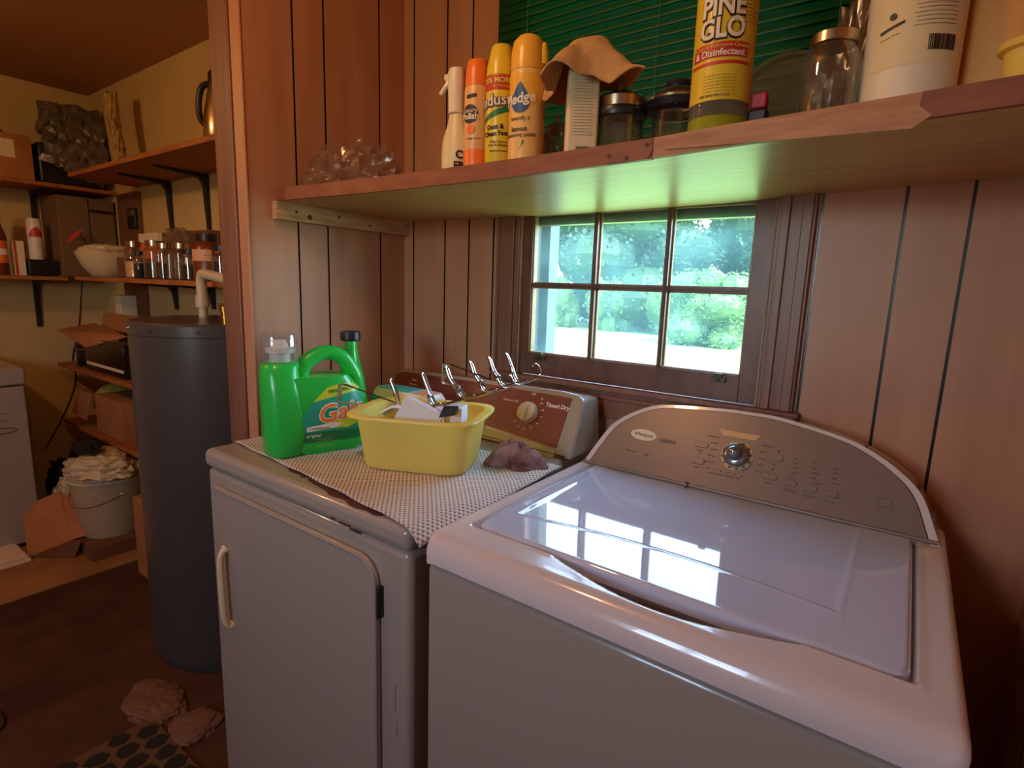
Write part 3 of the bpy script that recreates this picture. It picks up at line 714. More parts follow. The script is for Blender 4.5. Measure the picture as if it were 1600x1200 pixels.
for i, s_ in enumerate(('Off', '60', '50', '40', '30', '20', '10', 'Off')):
    a = math.radians(45 - i * 26); text(s_, .0065, M['inkwht'], dr, dm(DKU + .043 * math.cos(a), DKZ + .043 * math.sin(a) / ky))
    b = B(); disc2 = dm(DKU + .035 * math.cos(a), DKZ + .035 * math.sin(a) / ky); b.prism(arc(0, 0, .001, 0, 300, 6), disc2, 0, .0006); b.out('dial_mark', M['inkwht'], dr, smooth=0)
text('Start', .011, M['inkwht'], dr, dm(.185, 1.026)); text('Push to Start', .006, M['inkwht'], dr, dm(.185, 1.014))

# ============================================================ LINER MAT
b = B()
P00, P10, P11, P01 = Vector((.072, -.628)), Vector((.781, -.700)), Vector((.781, -.285)), Vector((.075, -.235))
def matf(u, v):
    p = (P00 * (1 - u) + P10 * u) * (1 - v) + (P01 * (1 - u) + P11 * u) * v
    p.y += .018 * math.sin(PI * u) * (1 - v) * .3 + .05 * v * max(0, u - .7) / .3 * .6
    z = .9160 + .0012 * math.sin(u * 40) * math.sin(v * 23)
    if v < .06: z += .003 * (1 - v / .06) * (.5 + .5 * math.sin(u * 31))
    if p.x > .742: z -= .0 + ((p.x - .742) / .055) ** 1.6 * (.004 + .040 * (1 - v) ** 1.3)
    if p.x > .742: z += .004 * sstep((p.x - .742) / .01) * v
    return (p.x, p.y, z)
b.grid(matf, 90, 50); o = b.out('grip_liner_mat', M['liner'], smooth=60, fix=False, solid=.002)
tag(o, 'grey and white waffle grip liner mat spread over the dryer top', 'mat')

# ============================================================ YELLOW TUB
BC = Vector((.526, -.436)); BA = math.radians(24)
tub = thing('dish_tub', 'yellow plastic tub holding papers and hook rack on the dryer', 'tub', (BC.x, BC.y, .918))
def superpt(a, hx, hy, e=5.0):
    c, s = math.cos(a), math.sin(a)
    return (math.copysign(abs(c) ** (2 / e), c) * hx, math.copysign(abs(s) ** (2 / e), s) * hy)
def tubring(hx, hy, z, N=64, ang=BA, c=BC):
    r = []
    for i in range(N):
        x, y = superpt(2 * PI * i / N, hx, hy); r.append((c.x + x * math.cos(ang) - y * math.sin(ang), c.y + x * math.sin(ang) + y * math.cos(ang), z))
    return r
def loft(b, rings, cap0=True, cap1=False):
    N = len(rings[0]); vs = [v for r in rings for v in r]
    fs = [(k * N + i, k * N + (i + 1) % N, (k + 1) * N + (i + 1) % N, (k + 1) * N + i) for k in range(len(rings) - 1) for i in range(N)]
    if cap0: fs.append(tuple(range(N - 1, -1, -1)))
    if cap1: fs.append(tuple((len(rings) - 1) * N + i for i in range(N)))
    b.add(vs, fs)
HX, HY = .135, .102
rings = [tubring(HX * .80, HY * .76, .9185), tubring(HX * .84, HY * .80, .920), tubring(HX * .865, HY * .83, .930), tubring(HX * .97, HY * .96, 1.036), tubring(HX * .985, HY * .98, 1.0365)]
b = B(); loft(b, rings + [tubring(HX * .95, HY * .94, 1.036), tubring(HX * .845, HY * .81, .932), tubring(HX * .80, HY * .76, .922)], True, True); b.out('basin', M['yellowtub'], tub, smooth=50)
b = B(); loft(b, [tubring(HX * .95, HY * .94, 1.0375), tubring(HX * 1.08, HY * 1.10, 1.039), tubring(HX * 1.095, HY * 1.12, 1.036), tubring(HX * 1.09, HY * 1.115, 1.032), tubring(HX * .985, HY * .97, 1.034)], False); b.out('rim', M['yellowtub'], tub, smooth=60)
# coordinates in the tub frame: s along its long side, t away from the camera
ca, sa = math.cos(BA), math.sin(BA)
def T(s, t, z): return (BC.x + s * ca - t * sa, BC.y + s * sa + t * ca, z)
# folded white carton leaning in the tub
b = B()
q = [T(-.075, -.065, .965), T(-.018, -.062, 1.078), T(.062, -.040, 1.036), T(.055, -.050, .94)]
q2 = [T(-.070, -.03, .965), T(-.014, -.045, 1.078), T(.066, -.020, 1.036), T(.06, -.02, .94)]
b.add(q + q2, [(0, 1, 2, 3), (4, 7, 6, 5), (0, 4, 5, 1), (1, 5, 6, 2), (2, 6, 7, 3), (3, 7, 4, 0)]); tag(b.out('paper_carton', M['paper'], bevel=.002), 'folded white carton sticking up from the middle of the yellow tub', 'carton')
b = B(); b.box((0, .060), (0, .05), (0, .118)); o = b.out('paper_box', M['paper'], loc=T(.034, -.022, .934), bevel=.003); o.rotation_euler = (0, 0, BA)
tag(o, 'white box at the right end of the yellow tub behind the binder clip', 'box')
b = B()
b.grid(lambda u, v: T(-.095 + .085 * u, -.03 + .07 * v, 1.022 + .022 * math.sin(PI * u) * (1 - .4 * v) + .006 * math.sin(9 * v)), 12, 10); tag(b.out('crumpled_receipt', M['paper'], smooth=60, solid=.001, fix=False), 'curled white paper slip at the left end of the yellow tub', 'paper')
# binder clip
bc = thing('binder_clip', 'small black binder clip on the white box in the tub', 'clip', T(.078, -.055, 1.03))
b = B(); b.add([T(.060, -.070, 1.040), T(.092, -.062, 1.046), T(.096, -.056, 1.062), T(.066, -.062, 1.060), T(.060, -.04, 1.040), T(.092, -.036, 1.046), T(.096, -.050, 1.064), T(.066, -.052, 1.062)], [(0, 1, 2, 3), (4, 7, 6, 5), (2, 3, 7, 6), (0, 3, 7, 4), (1, 2, 6, 5)]); b.out('clip_body', M['rubber'], bc, smooth=0)
b = B(); b.tube([T(.070, -.071, 1.044), T(.062, -.085, 1.018), T(.072, -.086, 1.016), T(.084, -.068, 1.045)], .0009, 6); b.out('clip_arm', M['chrome'], bc)

# ============================================================ CHROME HOOK RACK
rk = thing('over_door_hook_rack', 'chrome wire over-the-door hook rack resting on the yellow tub', 'hook rack', T(0, 0, 1.04))
R0 = .0025
def RT(s, z, t=0): return T(s, t - .0, z)
def rail(s): return 1.061 + (s - .072) * .345   # rail height along the rack
b = B()
for t in (-.008, .010):
    b.tube([RT(-.105, rail(-.105), t), RT(.236, rail(.236), t)], R0, 8)
b.tube(catmull([RT(.225, rail(.225), -.008), RT(.246, rail(.243) + .003, -.006), RT(.258, 1.132, 0), RT(.254, 1.150, 0), RT(.243, 1.155, .002), RT(.238, 1.147, .004)], 6), R0, 8)
b.out('rails', M['chrome'], rk)
for k, (st, zt_, se) in enumerate(((-.077, 1.102, -.030), (-.002, 1.120, .050), (.052, 1.138, .115), (.107, 1.151, .165), (.148, 1.163, .204), (.186, 1.173, .232))):
    zr = rail(se) + R0 * 1.6
    def leg(t): return [RT(se, zr, t), RT(se - .014, rail(se - .014) + .004, t), RT(se - .026, rail(se - .026) + .013, t), RT(st + .010, zt_ - .028, t * .9), RT(st + .001, zt_ - .006, t * .8)]
    b = B(); b.tube(catmull(leg(-.009) + [RT(st - .003, zt_, -.003), RT(st - .003, zt_, .003)] + leg(.009)[::-1], 6), R0 * .92, 8)
    sb = se - .030
    b.tube(catmull([RT(sb + .016, rail(sb + .016) + R0, -.010), RT(sb + .003, rail(sb) + .012, -.017), RT(sb - .004, rail(sb) + .026, -.018), RT(sb - .003, rail(sb) + .031, -.012), RT(sb + .001, rail(sb) + .027, -.006), RT(sb + .008, rail(sb) + .010, -.004), RT(sb + .018, rail(sb + .018) + R0, -.003)], 5), R0 * .9, 8)
    b.out('double_hook', M['chrome'], rk)
for (s0, z0, s1, z1) in ((-.190, 1.084, -.064, 1.050), (.056, 1.145, .150, 1.118)):
    b = B(); t0 = -.01
    b.add([RT(s0 - .006, z0, t0 - .008), RT(s0 + .012, z0 - .002, t0 - .008), RT(s0 + .012, z0 - .002, t0 + .008), RT(s0 - .006, z0, t0 + .008)], [(0, 1, 2, 3)])
    b.add([RT(s0 - .006, z0, t0 - .008), RT(s0 - .006, z0, t0 + .008), RT(s0 - .008, z0 - .042, t0 + .008), RT(s0 - .008, z0 - .042, t0 - .008)], [(0, 1, 2, 3)])
    b.add([RT(s0 - .008, z0 - .042, t0 - .008), RT(s0 - .008, z0 - .042, t0 + .008), RT(s0 + .032, z0 - .044, t0 + .008), RT(s0 + .032, z0 - .044, t0 - .008)], [(0, 1, 2, 3)])
    b.out('door_bracket', M['steel'], rk, smooth=0, solid=.0014, fix=False)
    b = B(); b.tube([RT(s0 + .006, z0, t0), RT(s1, z1, t0 + .004)], .0018, 6); b.out('bracket_arm', M['bracket'], rk)

# ============================================================ GREEN DETERGENT JUG
JX, JY = .256, -.527; JA = math.radians(70)   # long side direction
jug = thing('detergent_jug', 'big bright green laundry detergent jug with clear cap on the dryer', 'detergent jug', (JX, JY, .917))
ja, jb = math.cos(JA), math.sin(JA)
def J(s, t, z): s = s * 1.07 - .006; t *= 1.12; z *= 1.03; return (JX + s * ja + t * jb, JY + s * jb - t * ja, .917 + z)   # s along the jug (away), t towards the camera side
# body profile in (s, z), pillow section in t
prof = [(-.100, .012), (-.096, .002), (-.080, 0), (.092, 0), (.108, .006), (.114, .02), (.112, .10), (.104, .150), (.088, .182), (.060, .198), (.025, .203), (-.018, .200), (-.024, .170), (-.026, .196), (-.034, .2), (-.092, .2), (-.098, .17), (-.103, .10)]
def wid(z): return .052 * (1 - .12 * max(0, (z - .1) / .1)) 
b = B()
RN = 30; rings = []
def span(z):
    # left and right limits of the body silhouette at height z
    if z < .004: return (-.080, .098)
    l = -.094 + .010 * max(0, (z - .02) / .19) ** 2; r = .113 - .006 * (z / .1) if z < .1 else .107 - .052 * ((z - .1) / .1) ** 1.7
    return (l, r)
zs = [0, .003, .010, .03, .06, .09, .115, .135, .150, .163, .173]
for z in zs:
    l, r = span(z); k = 1 if z > .004 else .88
    if z > .12: r2 = r
    c = (l + r) / 2; h = (r - l) / 2
    ring = []
    for i in range(48):
        x, y = superpt(2 * PI * i / 48, h, .052 * k * (1 if z < .1 else 1 - 1.4 * (z - .1)), 3.6); ring.append(J(c + x, y, z))
    rings.append(ring)
loft(b, rings, True, True); b.out('body', M['green'], jug, smooth=60)
# neck shoulder under the cap
b = B(); rg = []
for z, hx, hy, c in ((.0, .034, .046, -.064), (.004, .040, .054, -.062), (.04, .045, .0575, -.058), (.09, .043, .0575, -.060), (.14, .040, .053, -.0645), (.18, .038, .045, -.066), (.196, .0375, .038, -.065), (.203, .036, .034, -.063), (.206, .032, .031, -.063)):
    rg.append([J(c + superpt(2 * PI * i / 40, hx, hy, 2.6)[0], superpt(2 * PI * i / 40, hx, hy + .002, 2.6)[1], z) for i in range(40)])
loft(b, rg, False, True); b.out('shoulder', M['green'], jug, smooth=60)
# handle loop
b = B(); hpts = catmull([J(-.028, 0, .155), J(-.018, 0, .190), J(.004, 0, .212), (J(.036, 0, .222)), J(.066, 0, .212), J(.088, 0, .182), J(.098, 0, .150), J(.098, 0, .11)], 7)
b.tube(hpts, [.021 - .004 * math.sin(PI * i / (len(hpts) - 1)) for i in range(len(hpts))], 14); b.out('handle', M['green'], jug, smooth=60)
cx_, cy_, _ = J(-.063, 0, 0)
b = B(); b.lathe([(.022, .917 + .210), (.022, .917 + .231), (.031, .917 + .233), (.031, .917 + .242), (.020, .917 + .244), (.016, .917 + .256), (.012, .917 + .262), (0, .917 + .262)], (cx_, cy_), 28); b.out('pour_spout', M['white'], jug)
b = B(); b.lathe([(.0385, .917 + .2095), (.0395, .917 + .212), (.0380, .917 + .270), (.0365, .917 + .274), (0, .917 + .274)], (cx_, cy_), 36, cap=False); b.out('cap', M['capclear'], jug)
# label on the broad side facing the camera
def LB(u, v, w):  # u along s, v up
    l, r = span(v); c = (l + r) / 2; h = (r - l) / 2; q = abs((u - c) / h); q = min(q, .98)
    hy = .052 * (1 if v < .1 else 1 - 1.4 * (v - .1)); t = hy * (1 - q ** 3.6) ** (1 / 3.6)
    return J(u, t + .0006 + w, v)
def lab(poly, name, m, w=.0, zlo=0):
    # fill polygon on curved side by a fan of strips
    b = B(); us = [p[0] for p in poly]; u0, u1 = min(us), max(us); n = 28
    def rng(u):
        ys = []
        for (a, c), (d, e) in zip(poly, poly[1:] + poly[:1]):
            if (a - u) * (d - u) <= 0 and a != d: ys.append(c + (e - c) * (u - a) / (d - a))
        return (min(ys), max(ys)) if ys else (0, 0)
    b.grid(lambda i, j: (lambda u: (lambda r: LB(u, r[0] + (r[1] - r[0]) * j, w))(rng(u)))(u0 + 1e-5 + (u1 - u0 - 2e-5) * i), n, 6)
    return b.out(name, m, jug, smooth=60, fix=False)
labp = [(-.046, .028), (.104, .028), (.104, .125), (.09, .150), (.05, .156), (.02, .148), (-.012, .118), (-.036, .085), (-.046, .055)]
lab(labp, 'label', M['teal'])
lab([(-.045, .028), (.104, .028), (.104, .050), (-.045, .052)], 'label_band', M['dgreen'], .0005)
lab([(-.012, .119), (.02, .126), (.055, .133), (.10, .140), (.085, .153), (.05, .158), (.02, .150)], 'label_flash', M['lime'], .0006)
lab([(.01, .072), (.04, .088), (.09, .100), (.103, .100), (.103, .068), (.06, .056), (.03, .058)], 'label_leaf', M['lime'], .0005)
lab([(-.026, .054), (.035, .058), (.05, .066), (.035, .071), (-.026, .064)], 'label_ribbon', M['inkwht'], .0007)
text('Gain', .056, M['inkwht'], jug, lambda u, v, w: LB(.050 + u, .094 + v + u * .12, w + .0009), bold=.0026, shear=.12)
text('Gain', .056, M['orange'], jug, lambda u, v, w: LB(.050 + u, .094 + v + u * .12, w + .0018), bold=.0004, shear=.12)
text('MEGA PACK', .0105, M['dgreen'], jug, lambda u, v, w: LB(.050 + u, .143 + v + u * .1, w + .0010))
text('original', .0105, M['inkwht'], jug, lambda u, v, w: LB(-.012 + u, .044 + v, w + .0008))
text('+ aromaboost', .0075, M['dgreen'], jug, lambda u, v, w: LB(.000 + u, .0605 + v, w + .0010))
for k, zz in enumerate((.036, .032, .0235, .020)): text('_ ___ ____ __ ___ ___', .004, M['inkyel'], jug, lambda u, v, w, zz=zz: LB(.01 + u, zz + v, w + .0009))

# second green bottle behind the jug
g2 = thing('green_bottle', 'tall tapered green bottle with black cap behind the detergent jug', 'bottle', (.172, -.355, .917))
b = B(); b.lathe([(.001, .9175), (.060, .9185), (.064, .925), (.062, .99), (.050, 1.05), (.034, 1.10), (.026, 1.135), (.0245, 1.158)], (.172, -.355), 36, sx=1, sy=.7, rot=-.6); b.out('body', M['green'], g2)
b = B(); b.lathe([(.0245, 1.1585), (.0265, 1.161), (.0260, 1.180), (.0245, 1.183), (0, 1.183)], (.172, -.355), 28); b.out('cap', M['navy'], g2)
# wipes pack behind the tub
wp = thing('wipes_pack', 'teal and white printed soft pack standing between the yellow tub and dryer console', 'packet', (.285, -.252, .917))
def wring(z, hx, hy): return [(.285 + superpt(2 * PI * i / 40, hx, hy, 5)[0], -.252 + superpt(2 * PI * i / 40, hx, hy, 5)[1], z) for i in range(40)]
b = B(); loft(b, [wring(.9185, .100, .036), wring(.926, .110, .044), wring(1.012, .112, .044), wring(1.026, .104, .036)], True, True); b.out('body', M['white'], wp, smooth=50)
b = B(); b.box((.19, .315), (-.283, -.222), (1.0258, 1.0272)); b.out('printed_panel', mat('aqua_print', (60, 190, 190), .4), wp)
b = B(); b.box((.325, .38), (-.283, -.222), (1.0258, 1.0272)); b.out('printed_panel', M['magenta'], wp)
b = B(); b.box((.185, .385), (-.2975, -.2955), (.965, 1.005)); b.out('printed_side', mat('aqua_print', (60, 190, 190), .4), wp)
b = B(); b.box((.185, .24), (-.2978, -.2955), (.93, .962)); b.out('printed_side', M['green'], wp)
tag(B().box((.372, .405), (-.50, -.47), (.9175, .9235)).out('glass_shard', M['jar'], bevel=.002), 'small clear glass piece on the mat between jug and tub', 'glass piece')
# mauve rag
b = B(); rc = Vector((.690, -.312))
def ragf(u, v):
    a = 2 * PI * u; r = v ** .7; rad = .052 * (1 + .25 * math.sin(2 * a + 1) + .12 * math.sin(5 * a)); x = rad * r * math.cos(a) * 1.15; y = rad * r * math.sin(a)
    h = .046 * (1 - r ** 2.2) + .006 * math.sin(7 * a + 6 * v) * r * (1 - r) * 4 + .006 * math.sin(3 * a - 9 * v) * (1 - r)
    return (rc.x + x, rc.y + y, .9185 + max(0, h) + .002 * (1 - r))
b.grid(ragf, 60, 16); o = b.out('folded_rag', M['rag'], smooth=70, fix=False, solid=.003); tag(o, 'crumpled mauve patterned rag beside the yellow tub on the mat', 'rag')

# ============================================================ ITEMS ON THE LONG SHELF
def top(x): return ZS + .0205 + sag(x)
CAM = Vector((1.3803, -1.2942))
def facing(x, y): return math.atan2(CAM.y - y, CAM.x - x)
def can(name, label, x, y, r, h, capm, bodym, caph, capr0=None, style='flat', group=None):
    z0 = top(x) + .0006; t = thing(name, label, 'spray can', (x, y, z0), group)
    zc = z0 + h - caph
    b = B(); b.lathe([(r * .93, z0), (r, z0 + .003), (r, zc - .008), (r * .94, zc)], (x, y), 40); b.out('can_body', bodym, t)
    b = B()
    if style == 'dome': pr = [(r * .97, zc + .0003), (r * .96, zc + caph * .55), (r * .86, zc + caph * .82), (r * .6, zc + caph * .97), (0, zc + caph)]
    elif style == 'taper': pr = [(r * .98, zc + .0003), (r * .95, zc + caph * .35), (r * .70, zc + caph * .93), (r * .62, zc + caph), (0, zc + caph)]
    else: pr = [(r * .96, zc + .0003), (r * .92, zc + caph * .6), (r * .80, zc + caph * .95), (r * .72, zc + caph), (0, zc + caph)]
    b.lathe(pr, (x, y), 36); b.out('can_cap', capm, t)
    return t, z0, zc
# spray bottle
x, y = .592, -.415; z0 = top(x)
sp = thing('trigger_bottle', 'cream trigger spray bottle, leftmost of the bottles on the long shelf', 'spray bottle', (x, y, z0))
b = B(); b.lathe([(.028, z0 + .0005), (.032, z0 + .004), (.0325, z0 + .04), (.030, z0 + .07), (.020, z0 + .100), (.0155, z0 + .120)], (x, y), 36, sy=.8); b.out('bottle_body', M['ivory'], sp)
b = B(); b.lathe([(.0165, z0 + .120), (.017, z0 + .150), (.0185, z0 + .185), (.016, z0 + .204), (.0, z0 + .206)], (x, y), 24); b.prism([(-.034, .200), (.0, .206), (.0, .180), (-.024, .182), (-.036, .192)], lambda u, v, w_: (x + u, y + w_ - .25 * u, z0 + v), -.010, .010); b.out('spray_head', M['white'], sp, bevel=.002)
b = B(); b.tube(catmull([(x - .016, y - .004, z0 + .184), (x - .024, y - .008, z0 + .172), (x - .034, y - .010, z0 + .160)], 5), [.005] * 11, 8); b.out('trigger', M['white'], sp)
b = B(); b.lathe([(0, 0), (.0035, 0), (.0035, .001), (0, .001)], (0, 0), 12); o = b.out('nozzle', M['rubber'], sp, loc=(-.016, -.0125, .1975)); o.rotation_euler = (PI / 2, 0, 0)
text('CE\nFRE', .021, M['inkblk'], sp, cyl_map(x, y - .0, .0315, facing(x, y) + .35, z0 + .028), bold=.0006)
# orange polish can
x, y = .643, -.412; fa = facing(x, y)
t, z0, zc = can('furniture_polish_can', 'orange-capped peach furniture polish can with a black oval badge', x, y, .0255, .208, M['canorange'], M['peach'], .048, style='flat')
band(.0255, fa - 1.5, fa + 1.5, z0 + .004, z0 + .045, (x, y), 'label_band', M['canorange'], t)
band(.0255, fa - 1.5, fa + 1.5, z0 + .002, z0 + .012, (x, y), 'label_band', M['red'], t, off=.0008)
patch(arc(0, 0, .017, 0, 350, 30), cyl_map(x, y, .0259, fa - .6, z0 + .108), 'badge', M['inkblk'], t)
text('Luxury', .0115, M['inkwht'], t, lambda u, v, w: cyl_map(x, y, .0262, fa - .6, z0 + .114)(u, v, w + .0008)); text('Polish', .0155, M['inkwht'], t, lambda u, v, w: cyl_map(x, y, .0262, fa - .6, z0 + .103)(u, v, w + .0008), bold=.0004)
patch(arc(0, 0, .0085, 0, 350, 24), cyl_map(x, y, .0259, fa - .5, z0 + .080), 'orange_fruit', M['orange'], t)
patch([(-.012, -.003), (.008, -.001), (.008, .005), (-.012, .003)], cyl_map(x, y, .0257, fa - .4, z0 + .139), 'label_strip', M['inkblk'], t)
text('orange scent', .0055, M['inkbrn'], t, cyl_map(x, y, .0257, fa - .3, z0 + .064))
# Endust
x, y = .700, -.412; fa = facing(x, y)
t, z0, zc = can('dusting_spray_can', 'yellow dusting spray can with red bonus band, between orange and golden cans', x, y, .0285, .222, M['canyel'], M['canyel'], .055, style='taper')
band(.0285, fa - 1.7, fa + 1.7, z0 + .140, z0 + .165, (x, y), 'bonus_band', M['red'], t)
text('25% MORE', .0125, M['inkyel'], t, cyl_map(x, y, .0292, fa - .3, z0 + .156), bold=.0004); text('BONUS SIZE', .0065, M['inkyel'], t, cyl_map(x, y, .0292, fa + .1, z0 + .146))
band(.0285, fa - 1.6, fa + 1.0, 0, 0, (x, y), 'swoosh', M['dgreen'], t, zf=lambda u, v: z0 + .092 + .016 * u - .010 * (1 - u) * 1 + (.008 + .003 * math.sin(PI * u)) * v)
text('Endust', .028, M['inkgrey'], t, cyl_map(x, y, .0288, fa - .62, z0 + .1205, tilt=.06), bold=.0022); text('Endust', .028, M['inkwht'], t, cyl_map(x, y, .0296, fa - .62, z0 + .1215, tilt=.06), bold=.0002)
text('Dust &\nClean Fast', .0118, M['inkblk'], t, cyl_map(x, y, .0288, fa - .35, z0 + .070, tilt=.05), bold=.0003)
text('Helps Remove\nDust & Allergens', .0058, M['inkbrn'], t, cyl_map(x, y, .0288, fa - .1, z0 + .047)); text('lemon zest scent', .005, M['inkblk'], t, cyl_map(x, y, .0288, fa - .1, z0 + .034))
# Pledge
x, y = .763, -.415; fa = facing(x, y)
t, z0, zc = can('dusting_polish_can', 'golden yellow polish can with blue drop emblem and domed cap', x, y, .0325, .224, M['pledgey'], M['pledgel'], .060, style='dome')
band(.0325, fa - 1.8, fa + 1.8, z0 + .110, zc - .009, (x, y), 'label_upper', M['pledgey'], t)
drop = arc(0, -.004, .0185, 150, 390, 26) + [(.006, .022), (0, .029), (-.006, .022)]
patch([(u * .95, v) for u, v in drop], cyl_map(x, y, .0331, fa - .42, z0 + .112), 'drop_emblem', M['blue'], t)
text('Pledge', .0235, M['inkwht'], t, lambda u, v, w: cyl_map(x, y, .0334, fa - .52, z0 + .112, tilt=.12)(u, v, w + .0006), bold=.0006, shear=.15)
text('beautify it', .0095, M['inkbrn'], t, cyl_map(x, y, .0328, fa - .4, z0 + .080)); text('lemon', .0125, M['inkbrn'], t, cyl_map(x, y, .0328, fa - .45, z0 + .062), bold=.0003); text('enhancing polish', .0095, M['inkbrn'], t, cyl_map(x, y, .0328, fa - .42, z0 + .0525))
patch(arc(0, 0, .005, 0, 350, 16), cyl_map(x, y, .0328, fa - .4, z0 + .036), 'lemon_print', M['canyel'], t); patch([(-.002, -.004), (.003, .002), (.001, .006)], cyl_map(x, y, .0330, fa - .22, z0 + .038), 'leaf_print', M['dgreen'], t)
b = B(); b.lathe([(.008, zc + .01), (.009, zc + .03), (.005, zc + .045), (0, zc + .046)], (x + .0295, y + .004), 12); b.out('cap_tab', M['canyel'], t)
# clear crumpled bag left of the can
def crumple(name, label, cat, c, R, H, seed, m, parent=None, nu=44, nv=18, fl=1, sq=(1, 1), amp=1, sm=28):
    def f(u, v):
        a = 2 * PI * u; t = v * PI * .5
        d = Vector((math.cos(a) * math.cos(t), math.sin(a) * math.cos(t), math.sin(t)))
        n1 = mnoise.noise(d * 1.6 + Vector((seed, 0, 0))); n2 = abs(mnoise.noise(d * 3.8 + Vector((0, seed, 0)))); n3 = abs(mnoise.noise(d * 8 + Vector((0, 0, seed))))
        nz = 1 + amp * (.45 * n1 - .5 * n2 + .28 * n3)
        r = R * math.cos(t) ** .6 * nz
        return (c[0] + r * math.cos(a) * sq[0], c[1] + r * math.sin(a) * sq[1], c[2] + (H * math.sin(t) ** fl * nz if v > .02 else 0))
    b = B(); b.grid(f, nu, nv)
    o = b.out(name, m, parent, smooth=sm, fix=False)
    if label: tag(o, label, cat)
    return o
crumple('plastic_bag', 'crumpled clear plastic bag between the golden can and the cloth-covered carton', 'plastic bag', (.790, -.33, top(.8) + .0008), .045, .10, 5, M['bagclear'], sq=(1, .9))
crumple('plastic_bag', 'large crumpled clear plastic bag at the left end of the long shelf', 'plastic bag', (.180, -.345, top(.17) + .0008), .098, .120, 9, M['bagclear'], nu=70, nv=26, sq=(1.8, .9), amp=.62)
# white labelled can under the cloth
x, y = .876, -.412; z0 = top(x) + .0005; fa = facing(x, y)
t = thing('labelled_carton', 'tall white carton with grey print standing under the tan cloth', 'carton', (x, y, z0))
Rt = Matrix.Rotation(.62, 3, 'Z')
def CB(u, v, w): p = Rt @ Vector((u, v, 0)); return (x + p.x, y + p.y, w)
b = B(); b.prism(rrect(-.027, .027, -.020, .020, .006), CB, z0, z0 + .150); b.prism([(a * .8, c * .8) for a, c in rrect(-.027, .027, -.020, .020, .006)], CB, z0 + .150, z0 + .175); b.out('carton_body', M['label'], t, bevel=.002)
fl_ = lambda u, v, w: CB(u, -.0203 - w, z0 + v)
for k in range(21): text(('_' * (11 + (k * 7) % 3)), .0062, M['inkgrey'], t, lambda u, v, w, k=k: fl_(u, .139 - k * .0048 + v, w), sx=.9)
b = B()
for k in range(14): b.prism([(-.010 + k * .0017, .008), (-.010 + k * .0017 + .0004 + .0007 * hsh(k), .008), (-.010 + k * .0017 + .0004 + .0007 * hsh(k), .022), (-.010 + k * .0017, .022)], fl_, 0, .0004)
b.out('barcode', M['inkblk'], t, smooth=0)
b = B(); b.prism([(-.004, .143), (.004, .143), (.001, .148), (.004, .153), (-.004, .153), (-.001, .148)], fl_, 0, .0004); b.out('hourglass_mark', M['inkblk'], t, smooth=0)
band_c = B(); band_c.prism(rrect(-.0273, .0273, -.0, .0203, .006), CB, z0 + .002, z0 + .13); band_c.out('carton_side', M['peach'], t, smooth=30)
# tan cloth draped
b = B(); cz = z0 + .186
def clothf(u, v):
    s = (u - .5) * .175; q = (v - .5) * .16
    s2, q2 = s * math.cos(.5) - q * math.sin(.5), s * math.sin(.5) + q * math.cos(.5)
    d = max(0, math.hypot(s2 * 1.0, q2) - .022)
    a = math.atan2(q2, s2); fold = math.cos(4 * a + .8)
    drop = d * (1.12 - .45 * max(0, fold)) if d > 0 else 0
    rad = math.hypot(s2, q2); k = 1 if rad < .03 else (.03 + (rad - .03) * (.52 + .22 * fold)) / rad
    return (x + .004 + s2 * k * 1.25, y + .004 + q2 * k, cz + .012 * math.exp(-(rad / .03) ** 2) - min(drop, .115) * .95 + .004 * math.sin(30 * s) * math.sin(26 * q) + .010 * mnoise.noise(Vector((s * 28, q * 28, 3))) * min(1, rad / .03))
b.grid(clothf, 44, 44); tag(b.out('draped_cloth', M['cloth'], smooth=80, fix=False, solid=.004, sub=1), 'tan cleaning cloth draped over the tall labelled carton on the shelf', 'cloth')
# glass canisters
def canister(x, y, r, h, lidm, label, lid2):
    z0 = top(x) + .0005; t = thing('glass_canister', label, 'canister', (x, y, z0))
    b = B(); b.lathe([(r * .9, z0), (r, z0 + .004), (r, z0 + h), (r * .97, z0 + h), (r * .97, z0 + .006), (0, z0 + .005)], (x, y), 40, cap=False); b.out('glass_body', M['jar'], t)
    return t, z0
t, z0 = canister(.925, -.365, .041, .072, None, 'clear glass canister with steel lid and black gasket beside the labelled carton', None)
x, y = .925, -.365
b = B(); b.lathe([(.030, z0 + .071), (.044, z0 + .073), (.046, z0 + .080), (.044, z0 + .087), (.030, z0 + .088)], (x, y), 40); b.out('gasket', M['gasket'], t)
b = B(); b.lathe([(.041, z0 + .0885), (.042, z0 + .104), (.039, z0 + .108), (.0, z0 + .109)], (x, y), 40); b.out('lid', M['steel'], t)
b = B(); b.lathe([(.020, z0 + .109), (.018, z0 + .118), (0, z0 + .119)], (x, y), 24); b.out('lid_knob', M['gasket'], t)
b = B(); b.lathe([(.014, z0 + .006), (.013, z0 + .066), (0, z0 + .067)], (x, y), 20); b.out('inner_tube', M['clearlid'], t)
t, z0 = canister(1.014, -.335, .040, .075, None, 'clear glass canister with wide black domed lid left of the yellow cleaner bottle', None)
x, y = 1.014, -.335
b = B(); b.lathe([(.036, z0 + .076), (.052, z0 + .080), (.055, z0 + .088), (.053, z0 + .092), (.045, z0 + .090), (.043, z0 + .082)], (x, y), 44, cap=False); b.out('lid_rim', M['gasket'], t)
b = B(); b.lathe([(.052, z0 + .092), (.046, z0 + .104), (.030, z0 + .113), (.018, z0 + .115)], (x, y), 44, cap=False); b.out('lid_dome', M['jar'], t)
b = B(); b.lathe([(.0535, z0 + .0915), (.0545, z0 + .095), (.050, z0 + .099), (.049, z0 + .095)], (x, y), 44, cap=False); b.out('lid_band', M['steel'], t)
